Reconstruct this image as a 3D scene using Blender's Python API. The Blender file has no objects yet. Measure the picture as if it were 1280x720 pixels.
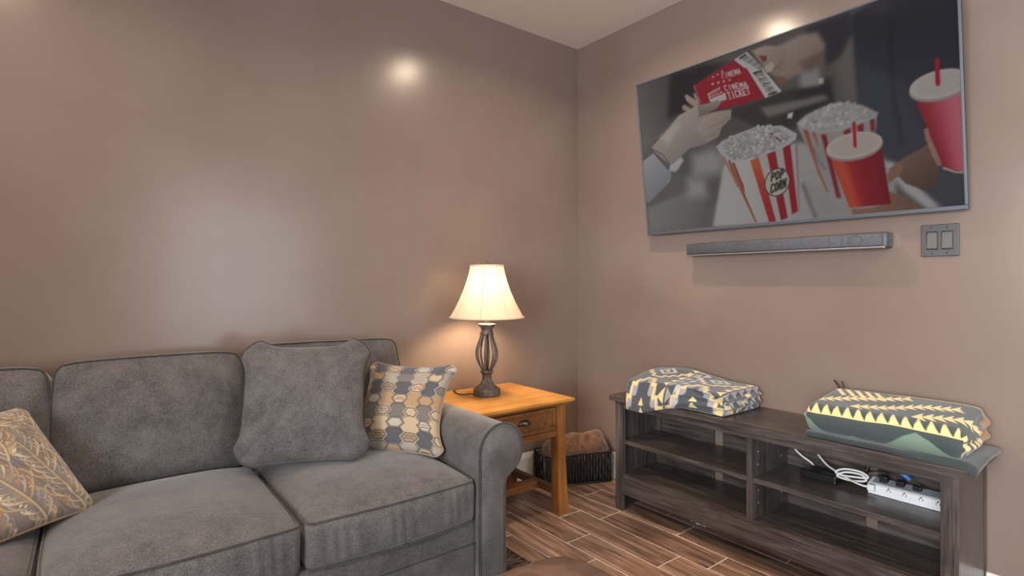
import bpy, bmesh, math, random
import numpy as np
from mathutils import Vector, Matrix

random.seed(7)
SC = bpy.context.scene
COL = SC.collection
PI = math.pi

# ------------------------------------------------------------------ camera
CAM = (-2.570, -2.616, 1.2)
cam_d = bpy.data.cameras.new('camera')
cam = bpy.data.objects.new('camera', cam_d)
COL.objects.link(cam)
cam.location = CAM
cam.rotation_euler = (PI / 2, 0, math.radians(52.3 - 90))
cam_d.sensor_width = 36.0
cam_d.lens = 36.0 * 689.0 / 1280.0
cam_d.shift_y = -8.0 / 1280.0
cam_d.clip_start = 0.02
SC.camera = cam

# ------------------------------------------------------------------ world, lights, exposure
EXPOSURE = 0.14
world = bpy.data.worlds.new('world')
SC.world = world
world.use_nodes = True
world.node_tree.nodes['Background'].inputs[0].default_value = (0.75, 0.87, 1.0, 1)
world.node_tree.nodes['Background'].inputs[1].default_value = 1.0
SC.view_settings.view_transform = 'Standard'
SC.view_settings.look = 'None'
SC.view_settings.exposure = EXPOSURE
SC.view_settings.gamma = 1.0
SC.view_settings.use_curve_mapping = False


def area_light(name, loc, rot, sx, sy, power, color):
    d = bpy.data.lights.new(name, 'AREA')
    d.shape = 'RECTANGLE'
    d.size = sx
    d.size_y = sy
    d.energy = power
    d.color = color
    d.spread = math.radians(130)      # deep window reveals
    o = bpy.data.objects.new(name, d)
    COL.objects.link(o)
    o.location = loc
    o.rotation_euler = rot
    return o


# daylight entering through the two windows behind the photographer
area_light('daylight_back', (-1.05, -4.86, 1.35), (PI / 2, 0, 0), 1.7, 1.9, 20, (0.88, 0.94, 1.0))
area_light('daylight_side', (-4.66, -3.05, 1.45), (PI / 2, 0, -PI / 2), 1.9, 1.5, 135, (0.95, 0.97, 1.0))

# ------------------------------------------------------------------ helpers
WM = {}


def lin(c):
    out = []
    for v in c[:3]:
        v = v / 255.0
        out.append(v / 12.92 if v <= 0.04045 else ((v + 0.055) / 1.055) ** 2.4)
    return (out[0], out[1], out[2], 1.0)


def linarr(a):
    a = np.asarray(a, float) / 255.0
    return np.where(a <= 0.04045, a / 12.92, ((a + 0.055) / 1.055) ** 2.4)


def empty(name, loc, rz=0.0, parent=None):
    o = bpy.data.objects.new(name, None)
    o.empty_display_size = 0.1
    COL.objects.link(o)
    M = Matrix.Translation(Vector(loc)) @ Matrix.Rotation(rz, 4, 'Z')
    if parent is not None:
        o.parent = parent
        o.matrix_local = WM[parent.name].inverted() @ M
    else:
        o.location = loc
        o.rotation_euler = (0, 0, rz)
    WM[o.name] = M
    return o


def tag(o, label=None, cat=None, group=None, kind=None):
    if label:
        o['label'] = label
    if cat:
        o['category'] = cat
    if group:
        o['group'] = group
    if kind:
        o['kind'] = kind
    return o


def link(name, me, mats, parent=None, smooth=True, origin=None):
    """Mesh data is given in world coordinates; it is stored relative to its parent."""
    if not isinstance(mats, (list, tuple)):
        mats = [mats]
    for m in mats:
        me.materials.append(m)
    if smooth:
        me.polygons.foreach_set('use_smooth', [True] * len(me.polygons))
    o = bpy.data.objects.new(name, me)
    COL.objects.link(o)
    if parent is not None:
        me.transform(WM[parent.name].inverted())
        o.parent = parent
        WM[o.name] = WM[parent.name]
    elif origin is not None:
        M = Matrix.Translation(Vector(origin))
        me.transform(M.inverted())
        o.location = origin
        WM[o.name] = M
    else:
        WM[o.name] = Matrix.Identity(4)
    me.update()
    return o


def bm_mesh(bm, name):
    me = bpy.data.meshes.new(name)
    bmesh.ops.recalc_face_normals(bm, faces=bm.faces)
    bm.to_mesh(me)
    bm.free()
    return me


def bm_box(bm, lo, hi, bevel=0.0, seg=2):
    lo = [min(a, b) for a, b in zip(lo, hi)] if True else lo
    x0, y0, z0 = lo
    x1, y1, z1 = hi[0], hi[1], hi[2]
    ret = bmesh.ops.create_cube(bm, size=1.0)
    vs = ret['verts']
    for v in vs:
        v.co = Vector(((x0 + x1) / 2 + v.co.x * (x1 - x0), (y0 + y1) / 2 + v.co.y * (y1 - y0), (z0 + z1) / 2 + v.co.z * (z1 - z0)))
    if bevel > 0:
        es = list({e for v in vs for e in v.link_edges})
        bmesh.ops.bevel(bm, geom=es, offset=bevel, segments=seg, profile=0.5, affect='EDGES')


def box(name, a, b, mat, parent=None, bevel=0.003, seg=2, origin=None, smooth=False):
    lo = [min(p, q) for p, q in zip(a, b)]
    hi = [max(p, q) for p, q in zip(a, b)]
    bm = bmesh.new()
    bm_box(bm, lo, hi, bevel, seg)
    return link(name, bm_mesh(bm, name), mat, parent, smooth=smooth, origin=origin)


def boxes(name, lst, mat, parent=None, bevel=0.002, seg=1, origin=None):
    bm = bmesh.new()
    for a, b in lst:
        bm_box(bm, [min(p, q) for p, q in zip(a, b)], [max(p, q) for p, q in zip(a, b)], bevel, seg)
    return link(name, bm_mesh(bm, name), mat, parent, smooth=False, origin=origin)


def grid_mesh(name, V, wrap_u=False, wrap_v=False, cap_u=False):
    """V: (nu, nv, 3) array."""
    nu, nv = V.shape[:2]
    idx = np.arange(nu * nv).reshape(nu, nv)
    a = idx if not wrap_u else np.vstack([idx, idx[:1]])
    if wrap_v:
        a = np.hstack([a, a[:, :1]])
    q = np.stack([a[:-1, :-1], a[1:, :-1], a[1:, 1:], a[:-1, 1:]], -1).reshape(-1, 4)
    faces = q.tolist()
    if cap_u:
        faces.append(idx[0, :].tolist())
        faces.append(idx[-1, ::-1].tolist())
    me = bpy.data.meshes.new(name)
    me.from_pydata(V.reshape(-1, 3).tolist(), [], faces)
    return me


def recalc(me):
    bm = bmesh.new()
    bm.from_mesh(me)
    bmesh.ops.remove_doubles(bm, verts=bm.verts, dist=1e-5)
    bmesh.ops.recalc_face_normals(bm, faces=bm.faces)
    bm.to_mesh(me)
    bm.free()
    return me


def tube_mesh(name, path, r, n=8, closed=False, flat=None):
    P = np.asarray(path, float)
    m = len(P)
    rr = np.full(m, r) if np.isscalar(r) else np.asarray(r, float)
    if closed:
        T = np.roll(P, -1, 0) - np.roll(P, 1, 0)
    else:
        T = np.gradient(P, axis=0)
    T /= np.maximum(np.linalg.norm(T, axis=1, keepdims=True), 1e-9)
    ref = np.array([0, 0, 1.0]) if abs(T[0][2]) < 0.9 else np.array([1.0, 0, 0])
    nrm = np.cross(T[0], ref)
    nrm /= np.linalg.norm(nrm)
    V = np.zeros((m, n, 3))
    for i in range(m):
        nrm = nrm - T[i] * (nrm @ T[i])
        nrm /= max(np.linalg.norm(nrm), 1e-9)
        b = np.cross(T[i], nrm)
        for k in range(n):
            a = 2 * PI * k / n
            V[i, k] = P[i] + rr[i] * (math.cos(a) * nrm + math.sin(a) * b)
    return grid_mesh(name, V, wrap_u=closed, wrap_v=True, cap_u=not closed)


def tube(name, path, r, mat, parent=None, n=8, closed=False, origin=None):
    return link(name, tube_mesh(name, path, r, n, closed), mat, parent, origin=origin)


def spline(pts, n=12, closed=False):
    P = np.asarray(pts, float)
    if closed:
        P = np.vstack([P[-1], P, P[0], P[1]])
    else:
        P = np.vstack([2 * P[0] - P[1], P, 2 * P[-1] - P[-2]])
    out = []
    for i in range(1, len(P) - 2):
        p0, p1, p2, p3 = P[i - 1], P[i], P[i + 1], P[i + 2]
        for t in np.linspace(0, 1, n, endpoint=False):
            out.append(0.5 * ((2 * p1) + (-p0 + p2) * t + (2 * p0 - 5 * p1 + 4 * p2 - p3) * t * t + (-p0 + 3 * p1 - 3 * p2 + p3) * t ** 3))
    if not closed:
        out.append(P[-2])
    return np.array(out)


def lathe(name, prof, center, mat, parent=None, n=40, origin=None, flute=None, caps=True):
    """prof: list of (r, z) bottom to top, z world."""
    prof = np.asarray(prof, float)
    V = np.zeros((len(prof), n, 3))
    for k in range(n):
        a = 2 * PI * k / n
        r = prof[:, 0].copy()
        if flute is not None:
            amp, cnt, z0, z1 = flute
            m = (prof[:, 1] > z0) & (prof[:, 1] < z1)
            r[m] *= 1 - amp * (0.5 + 0.5 * math.cos(a * cnt))
        V[:, k, 0] = center[0] + r * math.cos(a)
        V[:, k, 1] = center[1] + r * math.sin(a)
        V[:, k, 2] = prof[:, 1]
    return link(name, grid_mesh(name, V, wrap_v=True, cap_u=caps), mat, parent, origin=origin)


def prism(name, outline, axis, a, b, mat, parent=None, bevel=0.0, smooth=False, origin=None):
    """extrude a 2D outline along an axis: axis 'y' -> outline (x, z); 'x' -> (y, z); 'z' -> (x, y)."""
    bm = bmesh.new()
    def pt(p, t):
        return {'y': (p[0], t, p[1]), 'x': (t, p[0], p[1]), 'z': (p[0], p[1], t)}[axis]
    v0 = [bm.verts.new(pt(p, a)) for p in outline]
    v1 = [bm.verts.new(pt(p, b)) for p in outline]
    f0 = bm.faces.new(v0)
    f1 = bm.faces.new(v1[::-1])
    n = len(outline)
    for i in range(n):
        bm.faces.new([v0[i], v0[(i + 1) % n], v1[(i + 1) % n], v1[i]])
    if bevel > 0:
        es = list(set(f0.edges) | set(f1.edges))
        bmesh.ops.bevel(bm, geom=es, offset=bevel, segments=2, profile=0.5, affect='EDGES')
    return link(name, bm_mesh(bm, name), mat, parent, smooth=smooth, origin=origin)


class Wob:
    """smooth pseudo noise: a sum of sines with random directions"""
    def __init__(self, seed, freq, n=10):
        r = np.random.RandomState(seed)
        d = r.normal(size=(n, 3))
        d /= np.linalg.norm(d, axis=1, keepdims=True)
        self.k = d * (freq * (0.5 + r.rand(n, 1)))
        self.p = r.rand(n) * 2 * PI
        self.n = n

    def __call__(self, P):
        P = np.asarray(P, float)
        s = np.zeros(P.shape[:-1])
        for k, p in zip(self.k, self.p):
            s += np.sin(P @ k + p)
        return s / math.sqrt(self.n)


def set_colors(me, cols):
    a = me.color_attributes.new('Col', 'FLOAT_COLOR', 'POINT')
    c = np.ones((len(me.vertices), 4), np.float32)
    c[:, :3] = linarr(cols)
    a.data.foreach_set('color', c.ravel())


# ------------------------------------------------------------------ flat print painter
STROKES = {
    'C': [[(.9, .85), (.7, 1), (.3, 1), (.1, .8), (.1, .2), (.3, 0), (.7, 0), (.9, .15)]],
    'I': [[(.5, 0), (.5, 1)]],
    'N': [[(.12, 0), (.12, 1), (.88, 0), (.88, 1)]],
    'E': [[(.85, 1), (.15, 1), (.15, 0), (.85, 0)], [(.15, .52), (.75, .52)]],
    'M': [[(.05, 0), (.1, 1), (.5, .3), (.9, 1), (.95, 0)]],
    'A': [[(.08, 0), (.5, 1), (.92, 0)], [(.25, .33), (.75, .33)]],
    'T': [[(.05, 1), (.95, 1)], [(.5, 1), (.5, 0)]],
    'K': [[(.15, 0), (.15, 1)], [(.88, 1), (.18, .42)], [(.4, .6), (.9, 0)]],
    'P': [[(.2, 0), (.2, 1), (.65, 1), (.88, .85), (.85, .6), (.6, .45), (.2, .45)]],
    'O': [[(.5, 1), (.15, .8), (.1, .35), (.35, 0), (.7, .05), (.92, .4), (.85, .8), (.5, 1)]],
    'R': [[(.2, 0), (.2, 1), (.65, 1), (.88, .8), (.65, .5), (.2, .5)], [(.5, .5), (.9, 0)]],
}


class Canvas:
    def __init__(self, w, h, nx, ny, base):
        self.w, self.h, self.nx, self.ny = w, h, nx, ny
        self.x = np.linspace(0, w, nx)
        self.y = np.linspace(0, h, ny)
        self.c = np.zeros((nx, ny, 3)) + np.array(base, float)

    def _win(self, lo, hi):
        i0, i1 = np.searchsorted(self.x, lo[0]), np.searchsorted(self.x, hi[0], 'right')
        j0, j1 = np.searchsorted(self.y, lo[1]), np.searchsorted(self.y, hi[1], 'right')
        if i1 <= i0 or j1 <= j0:
            return None
        X, Y = np.meshgrid(self.x[i0:i1], self.y[j0:j1], indexing='ij')
        return i0, i1, j0, j1, X, Y

    def _blend(self, w, sd, feather, col):
        i0, i1, j0, j1, X, Y = w
        a = np.clip(0.5 - sd / max(feather, 1e-6), 0, 1)
        a = (a * a * (3 - 2 * a))[..., None]
        self.c[i0:i1, j0:j1] = self.c[i0:i1, j0:j1] * (1 - a) + col * a

    def poly(self, pts, col, feather=0.002, col2=None, g=None):
        P = np.array(pts, float)
        w = self._win(P.min(0) - feather, P.max(0) + feather)
        if w is None:
            return
        X, Y = w[4], w[5]
        d = np.full(X.shape, 1e9)
        ins = np.zeros(X.shape, bool)
        for k in range(len(P)):
            a, b = P[k], P[(k + 1) % len(P)]
            e = b - a
            L = max(e @ e, 1e-12)
            t = np.clip(((X - a[0]) * e[0] + (Y - a[1]) * e[1]) / L, 0, 1)
            d = np.minimum(d, (X - a[0] - t * e[0]) ** 2 + (Y - a[1] - t * e[1]) ** 2)
            if a[1] != b[1]:
                c = ((a[1] > Y) != (b[1] > Y)) & (X < (b[0] - a[0]) * (Y - a[1]) / (b[1] - a[1]) + a[0])
                ins ^= c
        sd = np.where(ins, -1, 1) * np.sqrt(d)
        C = np.array(col, float)
        if col2 is not None and g is not None:
            g0, g1 = np.array(g[0]), np.array(g[1])
            e = g1 - g0
            t = np.clip(((X - g0[0]) * e[0] + (Y - g0[1]) * e[1]) / max(e @ e, 1e-12), 0, 1)[..., None]
            C = C * (1 - t) + np.array(col2, float) * t
        self._blend(w, sd, feather, C)

    def line(self, pts, r, col, feather=0.001, r2=None):
        P = np.array(pts, float)
        m = max(r, r2 or 0) + feather
        w = self._win(P.min(0) - m, P.max(0) + m)
        if w is None:
            return
        X, Y = w[4], w[5]
        sd = np.full(X.shape, 1e9)
        n = len(P) - 1
        for k in range(n):
            a, b = P[k], P[k + 1]
            e = b - a
            L = max(e @ e, 1e-12)
            t = np.clip(((X - a[0]) * e[0] + (Y - a[1]) * e[1]) / L, 0, 1)
            rad = r if r2 is None else r + (r2 - r) * (k + t) / n
            sd = np.minimum(sd, np.sqrt((X - a[0] - t * e[0]) ** 2 + (Y - a[1] - t * e[1]) ** 2) - rad)
        self._blend(w, sd, feather, np.array(col, float))

    def text(self, s, bl, br, up, col, r):
        bl, br, up = np.array(bl), np.array(br), np.array(up)
        ax, ay = (br - bl) / len(s), up - bl
        for i, ch in enumerate(s):
            for st in STROKES[ch]:
                self.line([bl + ax * (i + .1 + .8 * p[0]) + ay * p[1] for p in st], r * .68, col, r * .7)

    def corn(self, pts, n, r, seed):
        rs = np.random.RandomState(seed)
        P = np.array(pts, float)
        lo, hi = P.min(0), P.max(0)
        k = 0
        while k < n:
            q = lo + rs.rand(2) * (hi - lo)
            c = False
            for i in range(len(P)):
                a, b = P[i], P[(i + 1) % len(P)]
                if (a[1] > q[1]) != (b[1] > q[1]) and q[0] < (b[0] - a[0]) * (q[1] - a[1]) / (b[1] - a[1]) + a[0]:
                    c = not c
            if not c:
                continue
            k += 1
            v = 156 + rs.rand() * 46
            rr = r * (.5 + .7 * rs.rand())
            self.line([q + np.array([.0, -rr * .3]), q + np.array([0, -rr * .3])], rr, (v * .80, v * .79, v * .78), rr * .8)
            self.line([q, q + rr * .3 * rs.normal(size=2)], rr * .6, (v, v * .985, v * .97), rr * .7)

    def blur(self, n):
        for _ in range(n):
            c = np.pad(self.c, ((1, 1), (1, 1), (0, 0)), 'edge')
            c = (c[:-2] + 2 * c[1:-1] + c[2:]) / 4
            self.c = (c[:, :-2] + 2 * c[:, 1:-1] + c[:, 2:]) / 4

    def sample(self, u, v):
        """bilinear lookup, u and v in metres"""
        fx = np.clip(np.asarray(u) / self.w * (self.nx - 1), 0, self.nx - 1.001)
        fy = np.clip(np.asarray(v) / self.h * (self.ny - 1), 0, self.ny - 1.001)
        i, j = fx.astype(int), fy.astype(int)
        a, b = (fx - i)[..., None], (fy - j)[..., None]
        c = self.c
        return (c[i, j] * (1 - a) + c[i + 1, j] * a) * (1 - b) + (c[i, j + 1] * (1 - a) + c[i + 1, j + 1] * a) * b


# ------------------------------------------------------------------ materials
def new_mat(name):
    m = bpy.data.materials.new(name)
    m.use_nodes = True
    nt = m.node_tree
    return m, nt, nt.nodes['Principled BSDF']


def noise_node(nt, scale, vec, detail=3.0, rough=0.55):
    t = nt.nodes.new('ShaderNodeTexNoise')
    t.inputs['Scale'].default_value = scale
    t.inputs['Detail'].default_value = detail
    t.inputs['Roughness'].default_value = rough
    nt.links.new(vec, t.inputs['Vector'])
    return t


def mat_plain(name, c, rough=0.5, metal=0.0, c2=None, scale=8.0, stretch=(1, 1, 1), bump=0.0, bscale=200.0,
              sheen=0.0, coat=0.0, coords='Object', spec=0.5, ramp=(0.35, 0.65), detail=3.0):
    m, nt, p = new_mat(name)
    p.inputs['Base Color'].default_value = lin(c)
    p.inputs['Roughness'].default_value = rough
    p.inputs['Metallic'].default_value = metal
    p.inputs['Specular IOR Level'].default_value = spec
    if sheen:
        p.inputs['Sheen Weight'].default_value = sheen
        p.inputs['Sheen Roughness'].default_value = 0.5
    if coat:
        p.inputs['Coat Weight'].default_value = coat
        p.inputs['Coat Roughness'].default_value = 0.08
    if c2 or bump:
        tc = nt.nodes.new('ShaderNodeTexCoord')
        mp = nt.nodes.new('ShaderNodeMapping')
        mp.inputs['Scale'].default_value = stretch
        nt.links.new(tc.outputs[coords], mp.inputs['Vector'])
    if c2:
        t = noise_node(nt, scale, mp.outputs[0], detail)
        r = nt.nodes.new('ShaderNodeValToRGB')
        r.color_ramp.elements[0].position, r.color_ramp.elements[1].position = ramp
        r.color_ramp.elements[0].color = lin(c)
        r.color_ramp.elements[1].color = lin(c2)
        nt.links.new(t.outputs['Fac'], r.inputs[0])
        nt.links.new(r.outputs[0], p.inputs['Base Color'])
    if bump:
        t2 = noise_node(nt, bscale, mp.outputs[0], 2.0)
        b = nt.nodes.new('ShaderNodeBump')
        b.inputs['Strength'].default_value = bump
        b.inputs['Distance'].default_value = 0.002
        nt.links.new(t2.outputs['Fac'], b.inputs['Height'])
        nt.links.new(b.outputs[0], p.inputs['Normal'])
    return m


def mat_wood(name, dark, mid, light, axis, rough=0.4, scale=1.0, per_object=False, coat=0.0, bump=0.15, coords='Object', sawn=0.0):
    """grain runs along the given axis"""
    m, nt, p = new_mat(name)
    tc = nt.nodes.new('ShaderNodeTexCoord')
    mp = nt.nodes.new('ShaderNodeMapping')
    s = [18.0 * scale] * 3
    s['xyz'.index(axis)] = 1.1 * scale
    mp.inputs['Scale'].default_value = s
    vec = tc.outputs[coords]
    if per_object:
        oi = nt.nodes.new('ShaderNodeObjectInfo')
        mul = nt.nodes.new('ShaderNodeVectorMath')
        mul.operation = 'SCALE'
        mul.inputs[0].default_value = (7.3, 11.9, 3.1)
        nt.links.new(oi.outputs['Random'], mul.inputs['Scale'])
        add = nt.nodes.new('ShaderNodeVectorMath')
        nt.links.new(vec, add.inputs[0])
        nt.links.new(mul.outputs[0], add.inputs[1])
        vec = add.outputs[0]
    nt.links.new(vec, mp.inputs['Vector'])
    t = noise_node(nt, 2.2, mp.outputs[0], 6.0, 0.62)
    t.inputs['Distortion'].default_value = 0.6
    r = nt.nodes.new('ShaderNodeValToRGB')
    e = r.color_ramp.elements
    e[0].position, e[1].position = 0.3, 0.72
    e[0].color, e[1].color = lin(dark), lin(light)
    k = e.new(0.5)
    k.color = lin(mid)
    nt.links.new(t.outputs['Fac'], r.inputs[0])
    outc = r.outputs[0]
    # slow change of tone over the piece
    t3 = noise_node(nt, 3.0 * scale, vec, 2.0)
    mix = nt.nodes.new('ShaderNodeMix')
    mix.data_type = 'RGBA'
    mix.blend_type = 'MULTIPLY'
    mr = nt.nodes.new('ShaderNodeMapRange')
    mr.inputs['From Min'].default_value, mr.inputs['From Max'].default_value = 0.3, 0.7
    mr.inputs['To Min'].default_value, mr.inputs['To Max'].default_value = 0.72, 1.15
    nt.links.new(t3.outputs['Fac'], mr.inputs['Value'])
    comb = nt.nodes.new('ShaderNodeCombineColor')
    for i in range(3):
        nt.links.new(mr.outputs[0], comb.inputs[i])
    mix.inputs['Factor'].default_value = 1.0
    nt.links.new(outc, mix.inputs['A'])
    nt.links.new(comb.outputs[0], mix.inputs['B'])
    outc = mix.outputs['Result']
    if per_object:
        hsv = nt.nodes.new('ShaderNodeHueSaturation')
        mr2 = nt.nodes.new('ShaderNodeMapRange')
        mr2.inputs['To Min'].default_value, mr2.inputs['To Max'].default_value = 0.82, 1.2
        nt.links.new(oi.outputs['Random'], mr2.inputs['Value'])
        nt.links.new(mr2.outputs[0], hsv.inputs['Value'])
        nt.links.new(outc, hsv.inputs['Color'])
        outc = hsv.outputs[0]
    nt.links.new(outc, p.inputs['Base Color'])
    p.inputs['Roughness'].default_value = rough
    if coat:
        p.inputs['Coat Weight'].default_value = coat
        p.inputs['Coat Roughness'].default_value = 0.15
    b = nt.nodes.new('ShaderNodeBump')
    b.inputs['Strength'].default_value = bump
    b.inputs['Distance'].default_value = 0.0015
    nt.links.new(t.outputs['Fac'], b.inputs['Height'])
    nt.links.new(b.outputs[0], p.inputs['Normal'])
    return m


def mat_print(name, rough=0.9, sheen=0.3, weave=900.0, bump=0.25):
    """flat woven print: the colour of every thread is stored on the cloth"""
    m, nt, p = new_mat(name)
    a = nt.nodes.new('ShaderNodeVertexColor')
    a.layer_name = 'Col'
    tc = nt.nodes.new('ShaderNodeTexCoord')
    t = noise_node(nt, weave, tc.outputs['Object'], 2.0)
    mr = nt.nodes.new('ShaderNodeMapRange')
    mr.inputs['From Min'].default_value, mr.inputs['From Max'].default_value = 0.3, 0.7
    mr.inputs['To Min'].default_value, mr.inputs['To Max'].default_value = 0.78, 1.15
    nt.links.new(t.outputs['Fac'], mr.inputs['Value'])
    vm = nt.nodes.new('ShaderNodeVectorMath')
    vm.operation = 'SCALE'
    nt.links.new(a.outputs['Color'], vm.inputs[0])
    nt.links.new(mr.outputs[0], vm.inputs['Scale'])
    nt.links.new(vm.outputs[0], p.inputs['Base Color'])
    p.inputs['Roughness'].default_value = rough
    p.inputs['Sheen Weight'].default_value = sheen
    b = nt.nodes.new('ShaderNodeBump')
    b.inputs['Strength'].default_value = bump
    b.inputs['Distance'].default_value = 0.001
    nt.links.new(t.outputs['Fac'], b.inputs['Height'])
    nt.links.new(b.outputs[0], p.inputs['Normal'])
    return m


def mat_emit(name, c, strength):
    m, nt, p = new_mat(name)
    p.inputs['Base Color'].default_value = (0, 0, 0, 1)
    p.inputs['Emission Color'].default_value = lin(c)
    p.inputs['Emission Strength'].default_value = strength
    return m


def mat_fabric(name, c, c2, sheen=0.4):
    """brushed chenille: broad nap changes, a fine herringbone weave and soft relief"""
    m, nt, p = new_mat(name)
    tc = nt.nodes.new('ShaderNodeTexCoord')
    big = noise_node(nt, 11.0, tc.outputs['Object'], 8.0, 0.72)
    fine = noise_node(nt, 260.0, tc.outputs['Object'], 2.0)
    add = nt.nodes.new('ShaderNodeMath')
    add.operation = 'MULTIPLY_ADD'
    add.inputs[1].default_value = 0.55
    nt.links.new(fine.outputs['Fac'], add.inputs[0])
    sc = nt.nodes.new('ShaderNodeMath')
    sc.operation = 'MULTIPLY'
    sc.inputs[1].default_value = 0.5
    nt.links.new(big.outputs['Fac'], sc.inputs[0])
    nt.links.new(sc.outputs[0], add.inputs[2])
    r = nt.nodes.new('ShaderNodeValToRGB')
    r.color_ramp.elements[0].position, r.color_ramp.elements[1].position = 0.38, 0.66
    r.color_ramp.elements[0].color, r.color_ramp.elements[1].color = lin(c), lin(c2)
    nt.links.new(add.outputs[0], r.inputs[0])
    nt.links.new(r.outputs[0], p.inputs['Base Color'])
    p.inputs['Roughness'].default_value = 0.95
    p.inputs['Specular IOR Level'].default_value = 0.2
    p.inputs['Sheen Weight'].default_value = sheen
    p.inputs['Sheen Roughness'].default_value = 0.4
    b = nt.nodes.new('ShaderNodeBump')
    b.inputs['Strength'].default_value = 0.35
    b.inputs['Distance'].default_value = 0.0015
    nt.links.new(fine.outputs['Fac'], b.inputs['Height'])
    nt.links.new(b.outputs[0], p.inputs['Normal'])
    return m


M_WALL = mat_plain('taupe_wall_paint', (126, 111, 102), rough=0.235, c2=(121, 105, 96), scale=2.0, bump=0.06, bscale=240.0)
M_CEIL = mat_plain('cream_ceiling_paint', (214, 199, 190), rough=0.8, bump=0.05, bscale=150.0)
M_WHITE = mat_plain('white_trim_paint', (206, 202, 196), rough=0.4)
M_GROUT = mat_plain('grey_grout', (222, 208, 196), rough=0.9, c2=(200, 186, 174), scale=30)
M_TILE = mat_wood('wood_look_tile', (72, 56, 49), (136, 108, 92), (184, 154, 134), 'y', rough=0.3, scale=1.2, per_object=True, bump=0.2)
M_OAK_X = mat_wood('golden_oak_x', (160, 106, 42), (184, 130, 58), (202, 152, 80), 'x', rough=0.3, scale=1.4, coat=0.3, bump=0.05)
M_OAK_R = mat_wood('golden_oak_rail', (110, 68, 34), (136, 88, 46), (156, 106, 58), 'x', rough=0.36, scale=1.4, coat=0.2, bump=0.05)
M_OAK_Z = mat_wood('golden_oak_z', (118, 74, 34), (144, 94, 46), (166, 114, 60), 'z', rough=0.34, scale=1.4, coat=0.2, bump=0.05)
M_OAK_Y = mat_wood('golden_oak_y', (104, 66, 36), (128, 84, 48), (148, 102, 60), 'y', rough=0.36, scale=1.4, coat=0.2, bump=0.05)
M_ESP_Y = mat_wood('espresso_laminate_y', (46, 41, 40), (72, 65, 62), (100, 91, 86), 'y', rough=0.32, scale=1.6, bump=0.12)
M_ESP_Z = mat_wood('espresso_laminate_z', (48, 43, 42), (72, 65, 62), (98, 90, 86), 'z', rough=0.30, scale=1.6, bump=0.12)
M_SOFA = mat_fabric('grey_chenille', (62, 60, 60), (104, 101, 100))
M_WELT = mat_fabric('grey_chenille_welt', (44, 42, 42), (74, 70, 68))
M_PRINT = mat_print('woven_print')
M_IRON = mat_plain('dark_cast_iron', (78, 73, 70), rough=0.45, metal=0.35, c2=(104, 97, 92), scale=40, bump=0.1, bscale=120)
M_BLACK = mat_plain('black_plastic', (20, 20, 22), rough=0.4)
M_CORD = mat_plain('black_rubber_cord', (16, 16, 18), rough=0.5)
M_WCORD = mat_plain('white_cord', (214, 214, 212), rough=0.45)
M_TVFRAME = mat_plain('dark_metal_bezel', (84, 90, 98), rough=0.4, metal=0.3)

# ================================================================== THE SETTING
ROOM_X, ROOM_Y, H = -4.7, -4.9, 2.733


def struct(o):
    o['kind'] = 'structure'
    return o


struct(box('wall_left', (ROOM_X - .1, 0, 0), (.1, .1, H), M_WALL, bevel=0))
struct(box('wall_right', (0, ROOM_Y - .1, 0), (.1, 0, H), M_WALL, bevel=0))
struct(box('ceiling', (ROOM_X - .1, ROOM_Y - .1, H), (.1, .1, H + .1), M_CEIL, bevel=0))
# rear wall and side wall behind the photographer, each with a window opening
W1 = (-1.95, -.15, .35, 2.35)          # x0, x1, z0, z1 in the rear wall
W2 = (-4.05, -2.05, .65, 2.25)         # y0, y1, z0, z1 in the side wall
struct(boxes('wall_rear', [((ROOM_X - .1, ROOM_Y - .1, 0), (W1[0], ROOM_Y, H)), ((W1[1], ROOM_Y - .1, 0), (0, ROOM_Y, H)),
                           ((W1[0], ROOM_Y - .1, 0), (W1[1], ROOM_Y, W1[2])), ((W1[0], ROOM_Y - .1, W1[3]), (W1[1], ROOM_Y, H))], M_WALL, bevel=0))
struct(boxes('wall_side', [((ROOM_X - .1, ROOM_Y, 0), (ROOM_X, W2[0], H)), ((ROOM_X - .1, W2[1], 0), (ROOM_X, 0, H)),
                           ((ROOM_X - .1, W2[0], 0), (ROOM_X, W2[1], W2[2])), ((ROOM_X - .1, W2[0], W2[3]), (ROOM_X, W2[1], H))], M_WALL, bevel=0))
M_PANE = mat_plain('window_glass', (210, 225, 235), rough=0.05)
M_PANE.node_tree.nodes['Principled BSDF'].inputs['Transmission Weight'].default_value = 0.9


def window(name, fixed, axis, a0, a1, z0, z1):
    def bx(p, q, z, zz, d0, d1):
        return ((p, fixed + d0, z), (q, fixed + d1, zz)) if axis == 'x' else ((fixed + d0, p, z), (fixed + d1, q, zz))
    mid = (a0 + a1) / 2
    f = boxes(name, [bx(a0, a1, z0, z0 + .06, -.09, -.03), bx(a0, a1, z1 - .06, z1, -.09, -.03), bx(a0, a0 + .06, z0 + .06, z1 - .06, -.09, -.03),
                     bx(a1 - .06, a1, z0 + .06, z1 - .06, -.09, -.03), bx(mid - .03, mid + .03, z0 + .06, z1 - .06, -.09, -.03)], M_WHITE, bevel=0)
    struct(f)
    for p, q in ((a0 + .06, mid - .03), (mid + .03, a1 - .06)):
        s, e = bx(p, q, z0 + .06, z1 - .06, -.065, -.06)
        box('pane', s, e, M_PANE, f, bevel=0)
    return f


window('window_1', ROOM_Y, 'x', *W1)
window('window_2', ROOM_X, 'y', *W2)

# baseboards
BB = [(0, 0), (.016, 0), (.016, .125), (.010, .146), (.006, .155), (0, .155)]
struct(prism('baseboard_left', [(-p[0], p[1]) for p in BB], 'x', ROOM_X, -.002, M_WHITE))
struct(prism('baseboard_right', [(-p[0], p[1]) for p in BB], 'y', ROOM_Y, -.002, M_WHITE))

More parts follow.
